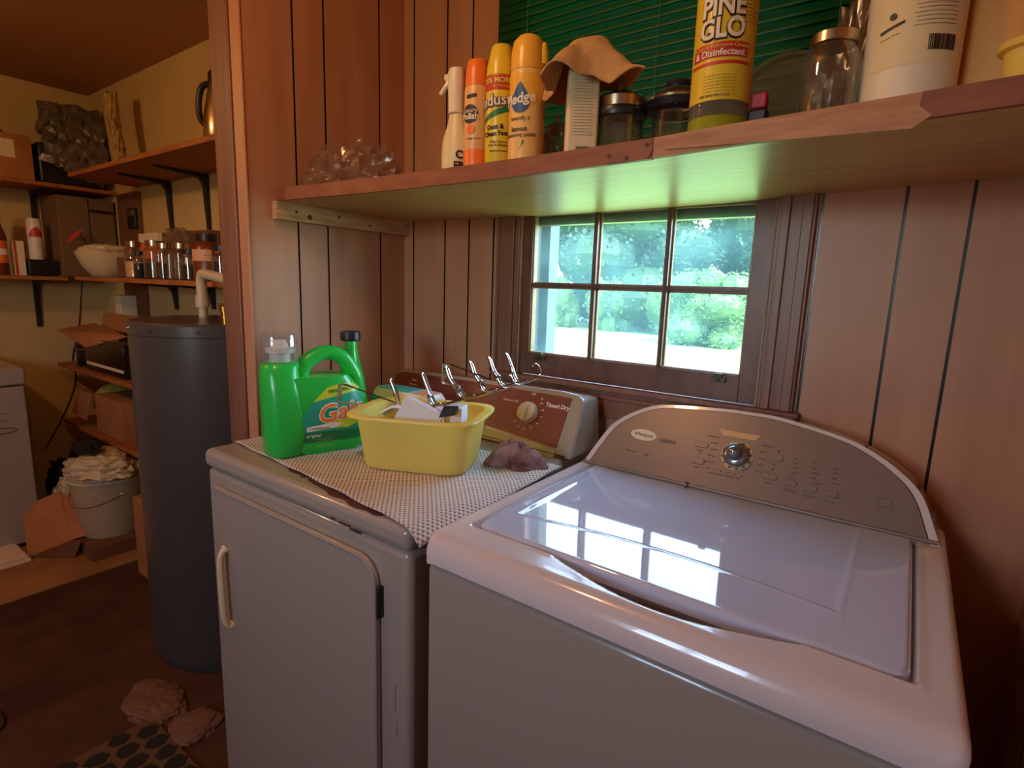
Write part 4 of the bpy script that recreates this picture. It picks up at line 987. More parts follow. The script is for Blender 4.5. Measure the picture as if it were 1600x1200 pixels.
b = B(); b.lathe([(.021, z0 + .114), (.023, z0 + .119), (.020, z0 + .126), (0, z0 + .127)], (x, y), 24); b.out('lid_knob', M['gasket'], t)
# yellow disinfectant bottle
x, y = 1.105, -.405; fa = facing(x, y); z0 = top(x) + .0005; r = .042
t = thing('cleaner_bottle', 'tall yellow-labelled disinfectant bottle with green liquid, centre right of the shelf', 'bottle', (x, y, z0))
b = B(); b.lathe([(.040, z0), (.043, z0 + .004), (.0425, z0 + .030)], (x, y), 44); b.out('liquid', M['greenliq'], t)
b = B(); b.lathe([(.0425, z0 + .0305), (r * .985, z0 + .040), (r, z0 + .046), (r, z0 + .215), (.038, z0 + .235), (.020, z0 + .262), (.017, z0 + .275)], (x, y), 44, cap=False); b.out('bottle_body', M['clearlid'], t)
b = B(); b.lathe([(.018, z0 + .275), (.020, z0 + .278), (.019, z0 + .30), (0, z0 + .301)], (x, y), 24); b.out('cap', M['lime'], t)
b = B(); b.lathe([(r + .0004, z0 + .050), (r + .0004, z0 + .212)], (x, y), 48, cap=False); b.out('label', M['canyel'], t)
fm = lambda off, zz, r2=r + .0006: cyl_map(x, y, r2, fa + off, zz, tilt=.0)
text('PINE', .036, M['inkblk'], t, fm(-.12, z0 + .171), bold=.0026, sx=.82); text('PINE', .036, M['inkwht'], t, lambda u, v, w: fm(-.12, z0 + .172)(u, v, w + .0008), bold=.0010, sx=.82)
text('GLO', .036, M['inkblk'], t, fm(-.12, z0 + .142), bold=.0026, sx=.85); text('GLO', .036, M['inkwht'], t, lambda u, v, w: fm(-.12, z0 + .143)(u, v, w + .0008), bold=.0010, sx=.85)
band(r, fa - 1.15, fa + .85, z0 + .106, z0 + .126, (x, y), 'banner', M['red'], t, off=.0008)
text('Kitchen & Bathroom Cleaner', .0072, M['inkyel'], t, lambda u, v, w: fm(-.15, z0 + .121)(u, v, w + .0006)); text('& Disinfectant', .0125, M['inkwht'], t, lambda u, v, w: fm(-.15, z0 + .112)(u, v, w + .0006), bold=.0003)
band(r, fa - 1.2, fa + .95, z0 + .097, z0 + .1015, (x, y), 'stripe', M['red'], t, off=.0008)
for k in range(7): text('_ ____ __ _____ __', .0055, M['inkbrn'], t, fm(-.05, z0 + .085 - k * .0042))
text('NET 60 FL OZ (1.77 L)', .0045, M['inkbrn'], t, fm(-.2, z0 + .056))
for k in range(9): text('____ _ ___', .0052, M['inkbrn'], t, fm(.85, z0 + .190 - k * .0045))
# small magenta-capped bottle
x, y = 1.160, -.395; z0 = top(x) + .0005
t = thing('small_bottle', 'small dark blue bottle with magenta cap right of the yellow cleaner', 'bottle', (x, y, z0))
b = B(); b.box((x - .013, x + .013), (y - .010, y + .010), (z0, z0 + .040)); b.out('bottle_body', M['navy'], t, bevel=.003)
b = B(); b.box((x - .011, x + .011), (y - .008, y + .008), (z0 + .0405, z0 + .063)); b.out('cap', M['pinkred'], t, bevel=.003)
b = B(); b.box((x - .0115, x + .0115), (y - .0106, y - .0101), (z0 + .004, z0 + .024)); b.out('label', M['label'], t)
text('40', .012, M['inkblk'], t, flat_map((x, y - .0106, z0 + .016), (1, 0, 0), (0, 0, 1), (0, -1, 0)))
# clear round lid standing on edge
b = B(); n = 48
def disc3(c, r, th, name, m, parent=None, ang=.0, tilt=0, ring=0):
    b = B(); R_ = Matrix.Rotation(ang, 3, 'Z') @ Matrix.Rotation(tilt, 3, 'X')
    prf = [(0, 0), (r * .9, 0), (r, .002), (r, th), (r * .93, th), (r * .9, th * .4), (0, th * .4)]
    vs = []
    for rr, h in prf:
        for i in range(48):
            a = 2 * PI * i / 48; p = R_ @ Vector((rr * math.cos(a), -h, rr * math.sin(a))); vs.append((c[0] + p.x, c[1] + p.y, c[2] + p.z))
    b.add(vs, [(k * 48 + i, k * 48 + (i + 1) % 48, (k + 1) * 48 + (i + 1) % 48, (k + 1) * 48 + i) for k in range(len(prf) - 1) for i in range(48)])
    return b.out(name, m, parent, smooth=40)
o = disc3((1.165, -.215, top(1.165) + .092), .088, .010, 'round_lid', M['clearlid'], ang=.25, tilt=-.12); tag(o, 'translucent round plastic lid standing on edge against the green blind', 'lid')
# mason jar
x, y = 1.247, -.395; z0 = top(x) + .0005
t = thing('mason_jar', 'clear mason jar with metal ring beside the white jug on the long shelf', 'jar', (x, y, z0))
b = B(); b.lathe([(.030, z0), (.036, z0 + .004), (.037, z0 + .075), (.034, z0 + .092), (.027, z0 + .102), (.0265, z0 + .106)], (x, y), 36, cap=False); b.out('glass_body', M['jar'], t)
b = B(); b.lathe([(.028, z0 + .104), (.029, z0 + .105), (.029, z0 + .117), (.026, z0 + .119), (0, z0 + .119)], (x, y), 36); b.out('lid', M['steel'], t)
o = crumple('jar_filling', None, None, (x, y, z0 + .006), .028, .060, 12, M['wrinkle'], t, nu=30, nv=12)
# clear bag hanging from above jar, resting on jug
crumple('plastic_bag', 'bulging clear plastic bag wedged between the mason jar and the white jug', 'plastic bag', (1.268, -.29, top(1.27) + .001), .040, .20, 33, M['bagclear'], nu=50, nv=24, fl=.8, amp=.6)
# white jug
x, y = 1.335, -.385; fa = facing(x, y); z0 = top(x) + .0005; r = .052
t = thing('white_jug', 'large white plastic jug with barcode label near the right end of the shelf', 'jug', (x, y, z0))
b = B(); b.lathe([(.046, z0), (.0515, z0 + .006), (r, z0 + .016), (r, z0 + .17), (.045, z0 + .20), (.022, z0 + .235), (.019, z0 + .250)], (x, y), 44); b.out('jug_body', M['white'], t)
b = B(); b.lathe([(.021, z0 + .2505), (.022, z0 + .27), (0, z0 + .272)], (x, y), 24); b.out('cap', M['white'], t)
band(r, fa - .9, fa + 1.1, z0 + .05, z0 + .165, (x, y), 'label', M['label'], t)
for k in range(13): text('_' * (16 - (k % 3)), .006, M['inkgrey'], t, cyl_map(x, y, r + .0006, fa + .42, z0 + .150 - k * .0046))
b = B()
for k in range(18):
    ww = .0005 + .0008 * hsh(k, 3); b.prism([(k * .0018, 0), (k * .0018 + ww, 0), (k * .0018 + ww, .017), (k * .0018, .017)], cyl_map(x, y, r + .0006, fa + .30, z0 + .064), 0, .0004)
b.out('barcode', M['inkblk'], t, smooth=0)
patch(arc(0, 0, .004, 0, 340, 12), cyl_map(x, y, r + .0006, fa - .45, z0 + .108), 'emblem', M['inkblk'], t)
patch([(-.013, -.001), (.013, .006), (.013, .009), (-.013, .002)], cyl_map(x, y, r + .0006, fa - .45, z0 + .092), 'rule', M['inkblk'], t)
text('____ ___', .006, M['inkbrn'], t, cyl_map(x, y, r + .0006, fa - .5, z0 + .088, tilt=.2))
# tan canister behind
x, y = 1.425, -.33; z0 = top(x) + .0005
t = thing('tan_canister', 'tall tan plastic canister behind and right of the white jug', 'canister', (x, y, z0))
b = B(); b.lathe([(.044, z0), (.047, z0 + .004), (.047, z0 + .20), (.045, z0 + .205)], (x, y), 40); b.out('canister_body', M['peach'], t)
b = B(); b.lathe([(.048, z0 + .2055), (.049, z0 + .22), (0, z0 + .222)], (x, y), 40); b.out('lid', M['white'], t)
# yellow cup
x, y = 1.452, -.418; z0 = top(x) + .0005
t = thing('yellow_cup', 'yellow plastic cup with flared rim at the right end of the shelf', 'cup', (x, y, z0))
b = B(); b.lathe([(.020, z0), (.023, z0 + .003), (.027, z0 + .045), (.0255, z0 + .045), (.0215, z0 + .005), (0, z0 + .004)], (x, y), 32, cap=False); b.out('cup_body', M['yellowtub'], t)
b = B(); b.lathe([(.0272, z0 + .044), (.033, z0 + .046), (.034, z0 + .051), (.032, z0 + .054), (.026, z0 + .048)], (x, y), 32, cap=False); b.out('rim', M['yellowtub'], t)

# ============================================================ WATER HEATER
HXc, HYc, HR = -.560, -.330, .270
wh = thing('water_heater', 'dark grey cylindrical water heater standing behind the partition wall', 'water heater', (HXc, HYc, 0))
b = B(); b.lathe([(HR - .012, .0), (HR - .01, .03), (HR, .032), (HR, 1.128), (HR - .002, 1.130)], (HXc, HYc), 72); b.out('tank', M['heater'], wh)
b = B(); b.lathe([(HR + .003, 1.1305), (HR + .003, 1.163), (HR - .004, 1.170), (HR - .02, 1.171), (0, 1.176)], (HXc, HYc), 72); b.out('top_cap', M['heater'], wh)
for a in (-130, -100, -70, -40):
    b = B(); q = math.radians(a); P = Vector((HXc + (HR + .004) * math.cos(q), HYc + (HR + .004) * math.sin(q), 1.148)); b.tube([P, P + Vector((math.cos(q), math.sin(q), 0)) * .003], .004, 8); b.out('screw', M['chrome'], wh)
b = B(); b.tube([(-.62, -.36, 1.174), (-.62, -.36, 1.215)], .014, 14); b.tube([(-.62, -.36, 1.21), (-.62, -.36, 1.25)], .022, 14); b.tube(catmull([(-.62, -.36, 1.245), (-.62, -.36, 1.295), (-.612, -.36, 1.316), (-.59, -.36, 1.322), (-.38, -.36, 1.300)], 6), .017, 14); b.out('pvc_pipe', M['pvc'], wh)
b = B(); b.tube(catmull([(-.655, -.33, 1.176), (-.70, -.33, 1.20), (-.70, -.33, 1.24), (-.64, -.34, 1.265)], 6), .004, 8); b.out('cable', M['pvc'], wh)
b = B(); b.tube([(-.39, -.40, 1.172), (-.39, -.40, 1.205)], .013, 12); b.tube([(-.39, -.40, 1.205), (-.39, -.40, 1.222)], .018, 12); b.box((-.415, -.365), (-.408, -.392), (1.222, 1.232)); b.out('brass_valve', mat('brass', (200, 150, 60), .25, metal=1), wh)

# ============================================================ PANTRY SHELVES
def shelf(name, label, x, y, z, th=.02):
    b = B(); b.box(x, y, (z, z + th)); return tag(b.out(name, M['shelfold'], bevel=.002), label, 'shelf')
shelf('pantry_shelf', 'upper wooden shelf on the pantry back wall holding the steel carafe', (-2.02, -.135), (-.30, -.001), 1.768)
shelf('pantry_shelf', 'upper wooden shelf on the far left wall under the cardboard box', (LX + .001, -2.3), (-1.3, -.001), 1.745)
shelf('pantry_shelf', 'middle wooden shelf on the pantry back wall crowded with glass jars', (-2.06, -.135), (-.30, -.001), 1.277)
shelf('pantry_shelf', 'middle wooden shelf on the far left wall with bottles and white can', (LX + .001, -2.3), (-1.3, -.26), 1.270)
shelf('pantry_shelf', 'low wooden shelf behind the heater holding the dark jar and open carton', (-2.48, -.86), (-.30, -.001), .795)
shelf('pantry_shelf', 'lowest wooden shelf behind the heater above the bucket', (-2.48, -.86), (-.30, -.001), .470)
def brack(x, zt, side='y', L=.22, h=.26, y=-.001, label='black shelf bracket'):
    b = B()
    if side == 'y':
        f = lambda u, v, w_: (x + w_, -.0012 - u, zt + v)
    else:
        f = lambda u, v, w_: (LX + .0012 + u, y + w_, zt + v)
    b.prism([(0, 0), (L, 0), (L, -.006), (.040, -.020), (.022, -.045), (.010, -h), (0, -h)], f, -.012, .012)
    return tag(b.out('shelf_bracket', M['bracket'], bevel=.0015), label, 'bracket', 'pantry shelf brackets')
brack(-1.64, 1.7675, label='black bracket under upper pantry back shelf, left one'); brack(-1.27, 1.7675, label='black bracket under upper pantry back shelf, right one')
brack(-1.65, 1.2765, h=.13, label='black bracket under the jar shelf, left one'); brack(-1.27, 1.2765, h=.11, label='black bracket under the jar shelf, right one')
brack(0, 1.7445, 'x', y=-.30, h=.2, label='black bracket under the upper far left shelf'); brack(0, 1.2695, 'x', y=-.33, h=.26, label='long black bracket under the middle far left shelf')
# electrical cabinet and board
ec = thing('metal_cabinet', 'grey-brown metal panel cabinet on the far left wall under the upper shelf', 'cabinet', (-2.45, -.14, 1.27))
b = B(); b.box((LX + .001, -2.33), (-.27, -.012), (1.292, 1.715)); b.out('housing', M['brownwall'], ec, bevel=.003)
b = B(); b.box((-2.329, -2.322), (-.268, -.135), (1.30, 1.712)); d_ = b.out('door', M['brownwall'], ec, bevel=.002)
b = B(); b.box((-2.329, -2.320), (-.128, -.015), (1.655, 1.712)); b.box((-2.329, -2.322), (-.128, -.015), (1.30, 1.640)); b.out('door', M['brownwall'], ec, bevel=.002)
b = B(); b.box((-2.3295, -2.321), (-.126, -.02), (1.641, 1.653)); b.out('slot', M['inkblk'], ec)
b = B(); b.tube([(-2.322, -.20, 1.60), (-2.318, -.20, 1.60)], .005, 8); b.out('lock', M['steel'], d_)
bd = thing('switch_board', 'tall light brown wall board with a black switch beside the metal cabinet', 'board', (-2.1, -.01, 1.0))
b = B(); b.box((-2.262, -1.985), (-.018, -.001), (.82, 1.745)); b.out('board', M['carddark'], bd, bevel=.002)
b = B(); b.box((-2.10, -2.0), (-.034, -.0185), (1.555, 1.66)); b.out('switch', M['rubber'], bd, bevel=.004)
b = B(); b.box((-2.075, -2.02), (-.040, -.0345), (1.62, 1.650)); b.out('switch_lever', M['steel'], bd)
# ---- on the upper shelves
zt = 1.7885
cf = thing('thermal_carafe', 'brushed steel thermal carafe with black handle and lid on the upper shelf', 'carafe', (-.735, -.19, zt))
b = B(); b.lathe([(.070, zt), (.072, zt + .004), (.068, zt + .09), (.048, zt + .19), (.044, zt + .205)], (-.735, -.19), 40); b.out('carafe_body', M['steel'], cf)
b = B(); b.lathe([(.046, zt + .2055), (.047, zt + .235), (.034, zt + .255), (.020, zt + .262), (0, zt + .262)], (-.735, -.19), 32); b.box((-.755, -.715), (-.21, -.17), (zt + .26, zt + .280)); b.out('lid', M['rubber'], cf, bevel=.003)
b = B(); b.tube(catmull([(-.77, -.20, zt + .215), (-.83, -.215, zt + .210), (-.855, -.22, zt + .16), (-.85, -.218, zt + .10), (-.80, -.205, zt + .055)], 6), .011, 10); b.out('handle', M['rubber'], cf)
b = B()
for k in range(9):
    a = k * .7; b.tube(catmull([(-1.80 + .02 * math.cos(a), -.15 + .02 * math.sin(a), zt + .001), (-1.82 + .022 * math.cos(a + 1), -.15 + .022 * math.sin(a + 1), zt + .12), (-1.85 + .024 * math.cos(a + 2), -.15 + .02 * math.sin(a + 2), zt + .24), (-1.865 + .026 * math.cos(a + 2.6), -.15 + .02 * math.sin(a + 2.6), zt + .375 + .012 * math.sin(k))], 6), .012, 7)
tag(b.out('dried_stalk_bundle', M['stalk'], smooth=60), 'tall bundle of dried twisted stalks leaning on the upper pantry shelf', 'dried stalks')
zl = 1.7655
cb = thing('cardboard_box', 'closed cardboard box with white label on the upper far left shelf', 'box', (-2.43, -.52, zl))
b = B(); b.box((-2.56, -2.335), (-.72, -.345), (zl, zl + .215)); b.out('box_body', M['card'], cb, bevel=.003)
b = B(); b.box((-2.3348, -2.334), (-.60, -.415), (zl + .10, zl + .185)); b.out('label', M['label'], cb)
text('____ ______\n_____ ___\n___ ____', .02, M['inkbrn'], cb, flat_map((-2.334, -.50, zl + .15), (0, 1, 0), (0, 0, 1), (1, 0, 0)))
b = B(); b.lathe([(.075, zl + .2155), (.08, zl + .22), (.06, zl + .24), (.0, zl + .247)], (-2.43, -.50), 30); tag(b.out('dark_bowl', M['navy'], smooth=50), 'upturned dark bowl on top of the closed cardboard box', 'bowl')
bb = thing('bagged_bundle', 'black box-shaped bundle wrapped in crinkled clear plastic on the far left shelf', 'bundle', (-2.43, -.16, zl))
b = B(); b.box((-2.57, -2.335), (-.325, -.04), (zl, zl + .20)); b.out('black_base', M['black'], bb, bevel=.012, seg=3)
b = B()
def wr(u, v):
    yy = -.300 + .24 * u; zz = zl + .10 + .30 * v; ed = min(u, 1 - u, v, 1 - v)
    return (-2.34 + .02 * hsh(int(u * 14), int(v * 14)) - .09 * v * v, yy + .035 * v - .02 * (1 - u) * v + .008 * hsh(int(v * 14), 3), zz - .09 * (1 - v) * u - .035 * abs(u - .7) * v + .01 * hsh(int(u * 14), 5))
b.grid(wr, 14, 14); b.out('plastic_wrap', M['wrinkle'], bb, smooth=0, fix=False, solid=.12)
b = B(); b.prism([(-.08, .17), (-.015, .17), (-.01, .27), (-.03, .33), (-.065, .25)], lambda u, v, w_: (-2.5 + w_, u, zl + v), 0, .10); b.out('black_flap', M['carddark'], bb, bevel=.004)
# ---- middle far left shelf
zm = 1.2905
def bottle(x, y, z, prof, m, name, label, cat, capm=None, capz=None, group=None):
    t = thing(name, label, cat, (x, y, z), group)
    b = B(); b.lathe([(r, z + h) for r, h in prof], (x, y), 28); b.out('bottle_body', m, t)
    if capm:
        r0, h0, h1 = capz; b = B(); b.lathe([(r0, z + h0), (r0, z + h1), (0, z + h1 + .001)], (x, y), 24); b.out('cap', capm, t)
    return t
t = bottle(-2.42, -.505, zm, [(.036, 0), (.038, .004), (.038, .19), (.03, .22), (.022, .25), (.02, .27)], M['amberjar'], 'sauce_bottle', 'tall amber bottle with orange label at the left frame edge shelf', 'bottle', M['red'], (.023, .2705, .31))
band(.038, -1.3, 1.2, zm + .06, zm + .17, (-2.42, -.505), 'label', M['orange'], t); band(.038, -1.3, 1.2, zm + .10, zm + .13, (-2.42, -.505), 'label_band', M['inkwht'], t, off=.001)
b = B(); b.box((-2.46, -2.40), (-.447, -.405), (zm, zm + .175)); o = b.out('small_carton', M['label'], bevel=.002); tag(o, 'slim white carton with red edge beside the amber bottle', 'carton')
b = B(); b.box((-2.3995, -2.398), (-.447, -.438), (zm + .002, zm + .173)); b.out('red_edge', M['red'], o)
t = thing('black_tin', 'low black tin under the leaning white can on the left shelf', 'tin', (-2.42, -.345, zm))
b = B(); b.box((-2.47, -2.37), (-.40, -.27), (zm, zm + .085)); b.out('tin_body', M['rubber'], t, bevel=.004)
t = bottle(-2.42, -.352, zm + .0855, [(.030, 0), (.031, .003), (.031, .20), (.028, .21)], M['white'], 'spray_can', 'white spray can with a red semicircle label on the black tin', 'spray can')
band(.031, -1.2, 1.2, 0, 0, (-2.42, -.352), 'label_mark', M['red'], t, zf=lambda u, v: zm + .0855 + .115 + .05 * math.sin(PI * u) * v)
o = B().tube([(-2.34, -.29, zm + .004), (-2.33, -.265, zm + .005)], .004, 8).out('pen', M['chrome']); tag(o, 'small shiny metal pen lying at the end of the left shelf', 'pen')
# ---- jars on the pantry back shelf
zj = 1.2975
bw = thing('plastic_bowl', 'off-white plastic bowl covered by a bag at the left end of jar shelf', 'bowl', (-1.97, -.185, zj))
b = B(); b.lathe([(.060, zj), (.070, zj + .004), (.105, zj + .05), (.130, zj + .11), (.132, zj + .118), (.126, zj + .118), (.10, zj + .06), (0, zj + .01)], (-1.97, -.185), 48, cap=False); b.out('bowl_body', M['bagwhite'], bw)
crumple('bag_cover', None, None, (-1.97, -.185, zj + .112), .120, .050, 41, M['bagwhite'], bw, nu=50, nv=16, amp=.5, sm=70)
b = B(); b.add([(-2.25, -.262, 1.465), (-2.25, -.205, 1.515), (-2.25, -.193, 1.545), (-2.25, -.250, 1.498)], [(0, 1, 2, 3)]); b.out('red_tag', M['tagred'], bw, smooth=0, solid=.002)['label'] = 'bright red tag'
b = B(); b.tube([(-2.25, -.205, 1.52), (-2.2, -.19, 1.46), (-2.09, -.185, 1.41)], .003, 6); b.out('tag_string', M['rubber'], bw)
b = B(); b.prism([(-.07, .0), (.07, 0), (.09, .095), (-.09, .095)], lambda u, v, w_: (-1.70 + u * .6, -.15 + w_, zj + v), -.07, .05)
tag(b.out('brown_tub', M['carddark'], bevel=.006), 'brown plastic tub between the covered bowl and first glass jar', 'tub')
def jar(x, y, r, h, label, fill=None, fh=.5, lidm='steel', seed=0):
    t = thing('glass_jar', label, 'jar', (x, y, zj))
    b = B(); b.lathe([(r * .9, zj), (r, zj + .005), (r, zj + h * .72), (r * .72, zj + h * .82), (r * .70, zj + h * .88)], (x, y), 28, cap=False); b.out('glass_body', M['jar'], t)
    b = B(); b.lathe([(r * .76, zj + h * .86), (r * .77, zj + h), (0, zj + h + .001)], (x, y), 28); b.out('lid', M[lidm], t)
    if fill:
        b = B(); b.lathe([(r * .85, zj + .003), (r * .93, zj + .006), (r * .93, zj + h * fh), (0, zj + h * fh + .004)], (x, y), 24); b.out('contents', M[fill], t)
    return t
jar(-1.565, -.21, .040, .165, 'tall glass jar with pale contents, first right of the brown tub', 'peach', .45)
jar(-1.448, -.235, .024, .118, 'small dark glass bottle between two tall glass jars', 'darkjar', .55, 'rubber')
jar(-1.36, -.205, .046, .165, 'glass jar with dark contents, right of the small dark bottle', 'darkjar', .42)
jar(-1.235, -.215, .044, .150, 'empty glass jar in the middle of the jar row')
jar(-1.105, -.205, .046, .148, 'glass jar topped with a crumpled clear bag')
crumple('plastic_bag', 'crumpled clear bag sitting on top of a glass jar in the pantry', 'plastic bag', (-1.12, -.195, zj + .150), .055, .055, 55, M['bagclear'], nu=30, nv=10)
jar(-.985, -.225, .042, .120, 'short glass jar with dark lid and dark contents left of amber bottle', 'darkjar', .5, 'rubber')
t = bottle(-.865, -.215, zj, [(.050, 0), (.053, .004), (.053, .12), (.044, .140), (.034, .150)], M['amberjar'], 'supplement_bottle', 'wide amber plastic bottle with pale label and black lid', 'bottle', M['rubber'], (.037, .1505, .177))
band(.053, -2.2, -.2, zj + .075, zj + .118, (-.865, -.215), 'label', M['magenta'], t); text('____', .016, M['inkblk'], t, cyl_map(-.865, -.215, .0536, facing(-.865, -.215), zj + .102))
jar(-.730, -.225, .040, .130, 'glass jar with dark contents beside the partition, right of amber bottle', 'darkjar', .55, 'rubber')
t = thing('thin_carton', 'thin white and orange carton standing behind the glass jars', 'carton', (-1.70, -.075, zj))
b = B(); b.box((-1.82, -1.56), (-.092, -.02), (zj, zj + .170)); b.out('carton_lower', M['orange'], t, bevel=.002)
b = B(); b.box((-1.81, -1.60), (-.095, -.02), (zj + .171, zj + .218)); b.out('carton_upper', M['label'], t, bevel=.002)
b = B(); b.box((-1.535, -1.09), (-.10, -.02), (zj, zj + .215)); tag(b.out('cardboard_box', M['carddark'], bevel=.003), 'long brown cardboard box behind the jars against pantry wall', 'box')
b = B(); b.lathe([(.036, zj), (.036, zj + .15), (.034, zj + .165), (0, zj + .166)], (-1.865, -.042), 28); tag(b.out('blue_canister', M['bluep'], smooth=40), 'blue canister behind the covered bowl on the jar shelf', 'canister')
b = B(); b.box((-2.17, -2.10), (-.10, -.019), (.816, 1.20)); tag(b.out('white_carton', M['label'], bevel=.003), 'tall off-white carton on the low shelf left of the heater', 'carton')
# ---- low shelves
z5 = .8155
t = thing('wide_jar', 'wide dark glass jar with shiny lid on the low shelf left of the heater', 'jar', (-2.26, -.20, z5))
b = B(); b.lathe([(.065, z5), (.070, z5 + .005), (.070, z5 + .11), (.060, z5 + .125)], (-2.26, -.20), 36); b.out('jar_body', M['darkjar'], t)
b = B(); b.lathe([(.064, z5 + .1255), (.065, z5 + .142), (0, z5 + .144)], (-2.26, -.20), 36); b.out('lid', M['gasket'], t)
b = B(); b.lathe([(.0712, z5 + .09), (.0712, z5 + .095)], (-2.26, -.20), 36, cap=False); b.out('clasp_ring', M['chrome'], t)
t = thing('open_carton', 'open cardboard carton with raised flaps on the low shelf', 'carton', (-1.90, -.17, z5))
b = B(); b.box((-2.12, -1.62), (-.27, -.135), (z5, z5 + .17)); b.out('carton_body', M['darkjar'], t, bevel=.003)['label'] = 'black carton body'
b = B(); b.add([(-2.42, -.30, z5 + .185), (-1.98, -.31, z5 + .13), (-1.70, -.22, z5 + .20), (-2.30, -.16, z5 + .225)], [(0, 1, 2, 3)]); b.out('flap', M['card'], t, smooth=0, solid=.005)
b = B(); b.add([(-2.22, -.16, z5 + .20), (-1.72, -.15, z5 + .20), (-1.78, -.10, z5 + .285), (-2.30, -.11, z5 + .285)], [(0, 1, 2, 3)]); b.out('flap', M['card'], t, smooth=0, solid=.005)
b = B(); b.box((-2.11, -1.63), (-.2715, -.2705), (z5 + .03, z5 + .045)); b.out('white_stripe', M['label'], t)
z6 = .4905
t = thing('cut_open_box', 'cut-open cardboard box with a yellow ball inside on the lowest shelf', 'box', (-2.08, -.17, z6))
b = B(); b.box((-2.05, -1.72), (-.27, -.06), (z6, z6 + .20)); b.out('box_body', M['card'], t, bevel=.002)
b = B(); b.add([(-2.34, -.29, z6 + .06), (-2.15, -.285, z6 + .04), (-2.06, -.275, z6 + .195), (-2.25, -.28, z6 + .20)], [(0, 1, 2, 3)]); b.out('flap', M['card'], t, smooth=0, solid=.004)
b = B(); b.lathe([(.0, z6 + .002), (.07, z6 + .03), (.10, z6 + .10), (.085, z6 + .175), (.05, z6 + .21), (0, z6 + .225)], (-2.20, -.13), 28); tag(b.out('yellow_ball', M['melon'], smooth=60), 'yellow ball inside the cut-open box on the lowest shelf', 'ball')
# ---- floor items
t = thing('flat_box', 'flat brown wooden box on the floor carrying the white bucket', 'box', (-1.69, -.34, .004))
b = B(); b.box((-1.86, -1.53), (-.495, -.19), (.0045, .066)); b.out('box_body', M['carddark'], t, bevel=.002)
bk = thing('white_bucket', 'white plastic bucket standing on the flat brown box in the pantry', 'bucket', (-1.69, -.345, .067))
b = B(); b.lathe([(.124, .067), (.128, .072), (.156, .330), (.160, .335), (.163, .345), (.160, .352), (.163, .360), (.166, .378), (.158, .380), (.152, .340), (.116, .075), (0, .072)], (-1.715, -.345), 48, cap=False); b.out('bucket_body', M['bagwhite'], bk)
b = B(); b.tube([(-1.715 + .162 * math.cos(a), -.345 + .162 * math.sin(a), .29 - .06 * math.sin(PI * i / 14)) for i, a in ((i, math.radians(-150 + i * 150 / 14)) for i in range(15))], .002, 6); b.out('wire_handle', M['chrome'], bk)
crumple('white_sack', 'bulging white sack heaped on top of the white bucket', 'sack', (-1.70, -.37, .381), .160, .085, 61, M['bagwhite'], nu=70, nv=30, sq=(1.2, .9), amp=.55, sm=70)
crumple('white_sack', 'limp white sack slumped on the floor between appliance and bucket', 'sack', (-2.02, -.42, .0045), .10, .26, 62, M['bagwhite'], nu=50, nv=24, amp=.6, sm=70)
crumple('patterned_cloth', 'dark patterned cloth lying on the white sack above the bucket', 'cloth', (-1.78, -.40, .475), .07, .03, 66, M['rugm'], nu=30, nv=10, sq=(1.5, .8))
crumple('black_sack', 'black plastic sack behind the white appliance on the pantry floor', 'sack', (-2.36, -.29, .0045), .15, .30, 63, M['black'], nu=50, nv=22, amp=.6, sm=70)
t = thing('tall_cardboard_box', 'tall cardboard box standing on the floor against the water heater', 'box', (-1.12, -.25, 0))
b = B(); b.box((-1.28, -.90), (-.40, -.06), (.001, .36)); b.out('box_body', M['card'], t, bevel=.003)
t = thing('opened_floor_box', 'opened cardboard box with spread flaps on the floor by the white appliance', 'box', (-1.88, -.6, .004))
b = B(); b.add([(-1.98, -.62, .19), (-1.86, -.50, .27), (-1.70, -.52, .07), (-1.80, -.66, .005)], [(0, 1, 2, 3)]); b.out('flap', M['card'], t, smooth=0, solid=.005)
b = B(); b.add([(-1.86, -.50, .26), (-1.72, -.40, .22), (-1.66, -.44, .09), (-1.70, -.52, .07)], [(0, 1, 2, 3)]); b.out('flap', M['card'], t, smooth=0, solid=.005)
b = B(); b.add([(-1.80, -.66, .006), (-1.70, -.52, .07), (-1.62, -.50, .09), (-1.64, -.53, .006)], [(0, 1, 2, 3)]); b.out('flap', M['carddark'], t, smooth=0, solid=.005)
ap = thing('white_appliance', 'white enamel appliance with printed logo at the left edge of the pantry', 'appliance', (-2.26, -.95, 0))
b = B(); b.box((-2.56, -1.945), (-1.30, -.568), (.02, .785)); b.out('cabinet', M['enamel2'], ap, bevel=.008)
b = B(); b.box((-2.56, -1.940), (-1.305, -.562), (.790, .868)); b.out('lid', M['enamel2'], ap, bevel=.010, seg=3)
fa_ = flat_map((-1.9448, -.67, .66), (0, 1, 0), (0, 0, 1), (1, 0, 0))
text('_____\n____', .035, M['inkbrn'], ap, fa_, shear=.2)
b = B(); b.tube([fa_(.055 * math.cos(a), -.075 + .012 * math.sin(a), .001) for a in [2 * PI * i / 24 for i in range(24)]], .0025, 5, closed=True); b.out('logo_ring', M['inkbrn'], ap)
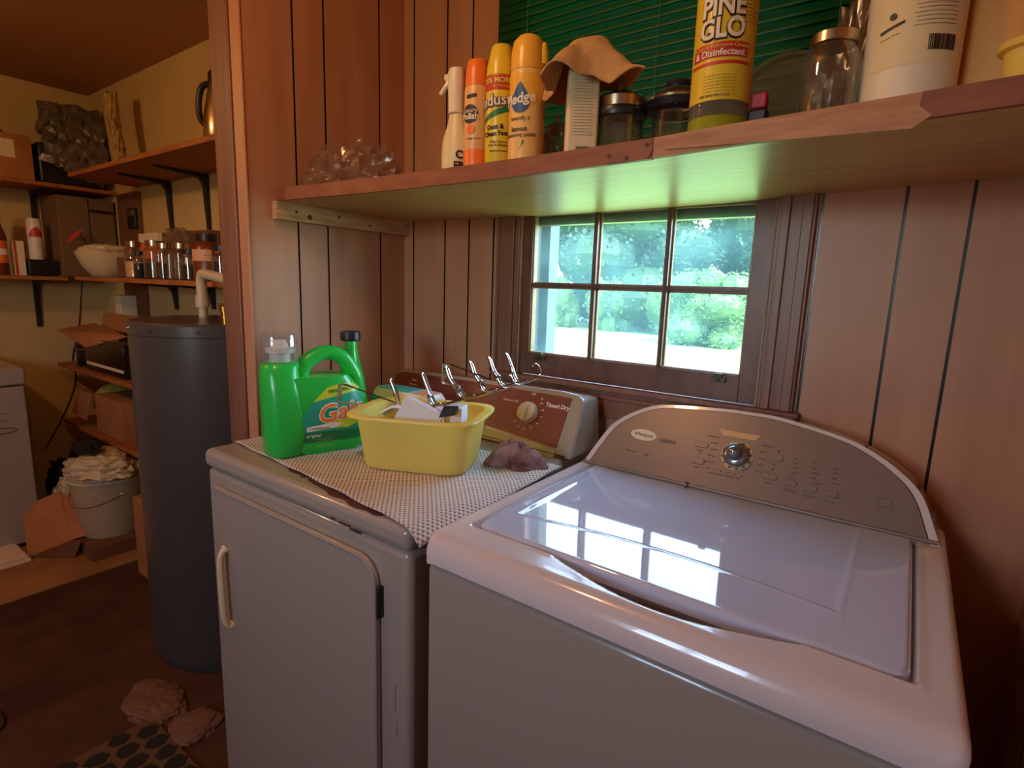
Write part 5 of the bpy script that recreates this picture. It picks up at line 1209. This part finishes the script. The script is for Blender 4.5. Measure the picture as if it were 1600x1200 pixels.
b = B(); b.box((-1.93, -1.60), (-.98, -.66), (.0045, .022)); b.box((-1.92, -1.61), (-.97, -.67), (.022, .035)); t = b.out('floor_tray', M['label'], bevel=.004); t.location.x -= .14; tag(t, 'flat pale tray on the floor in front of the white appliance', 'tray')
b = B(); b.tube(catmull([(LX + .004, -.115, 1.26), (LX + .004, -.15, 1.0), (LX + .004, -.195, .82), (LX + .004, -.19, .70), (LX + .004, -.225, .58), (LX + .004, -.30, .42), (LX + .004, -.37, .30)], 8), .0035, 6); tag(b.out('power_cord', M['rubber'], smooth=60), 'thin dark power cord running down the far left wall', 'cord')
# rug, paper, cable at the bottom of the picture
rg = thing('stone_pattern_rug', 'small dark rug with tan stone pattern on the carpet by the dryer', 'rug', (-.17, -.90, .001))
b = B(); b.box((-.32, .03), (-1.35, -.72), (.001, .008)); b.out('pile', M['rugl'], rg, bevel=.003)
b = B(); rnd = random.Random(4)
for i in range(6):
    for j in range(10):
        cx, cy = -.292 + i * .058 + (.028 if j % 2 else 0), -1.32 + j * .063
        if cx > .0: continue
        pts = [(cx + (.024 + .006 * rnd.random()) * math.cos(a), cy + (.026 + .006 * rnd.random()) * math.sin(a)) for a in [2 * PI * k / 6 + .3 for k in range(6)]]
        b.prism(pts, lambda u, v, w_: (u, v, w_), .008, .0095)
b.out('stone_pattern', M['rugm'], rg, smooth=0)
crumple('paper_scrap', 'crumpled pinkish paper bag on the carpet in front of the water heater', 'paper bag', (-.38, -.69, .001), .095, .018, 71, M['pinkp'], nu=40, nv=14, sq=(1.3, .8), amp=.6, sm=60)
crumple('paper_scrap', 'smaller crumpled tan paper on the carpet beside the dryer', 'paper', (-.19, -.66, .001), .070, .018, 72, M['pinkp'], nu=40, nv=14, amp=.6, sm=60)
b = B(); b.tube(catmull([(-.78, -1.06, .004), (-.70, -.99, .004), (-.61, -1.0, .004), (-.58, -1.08, .004)], 8), .003, 6); tag(b.out('thin_cable', M['rubber'], smooth=60), 'thin dark cable looped on the carpet at the lower left', 'cable')
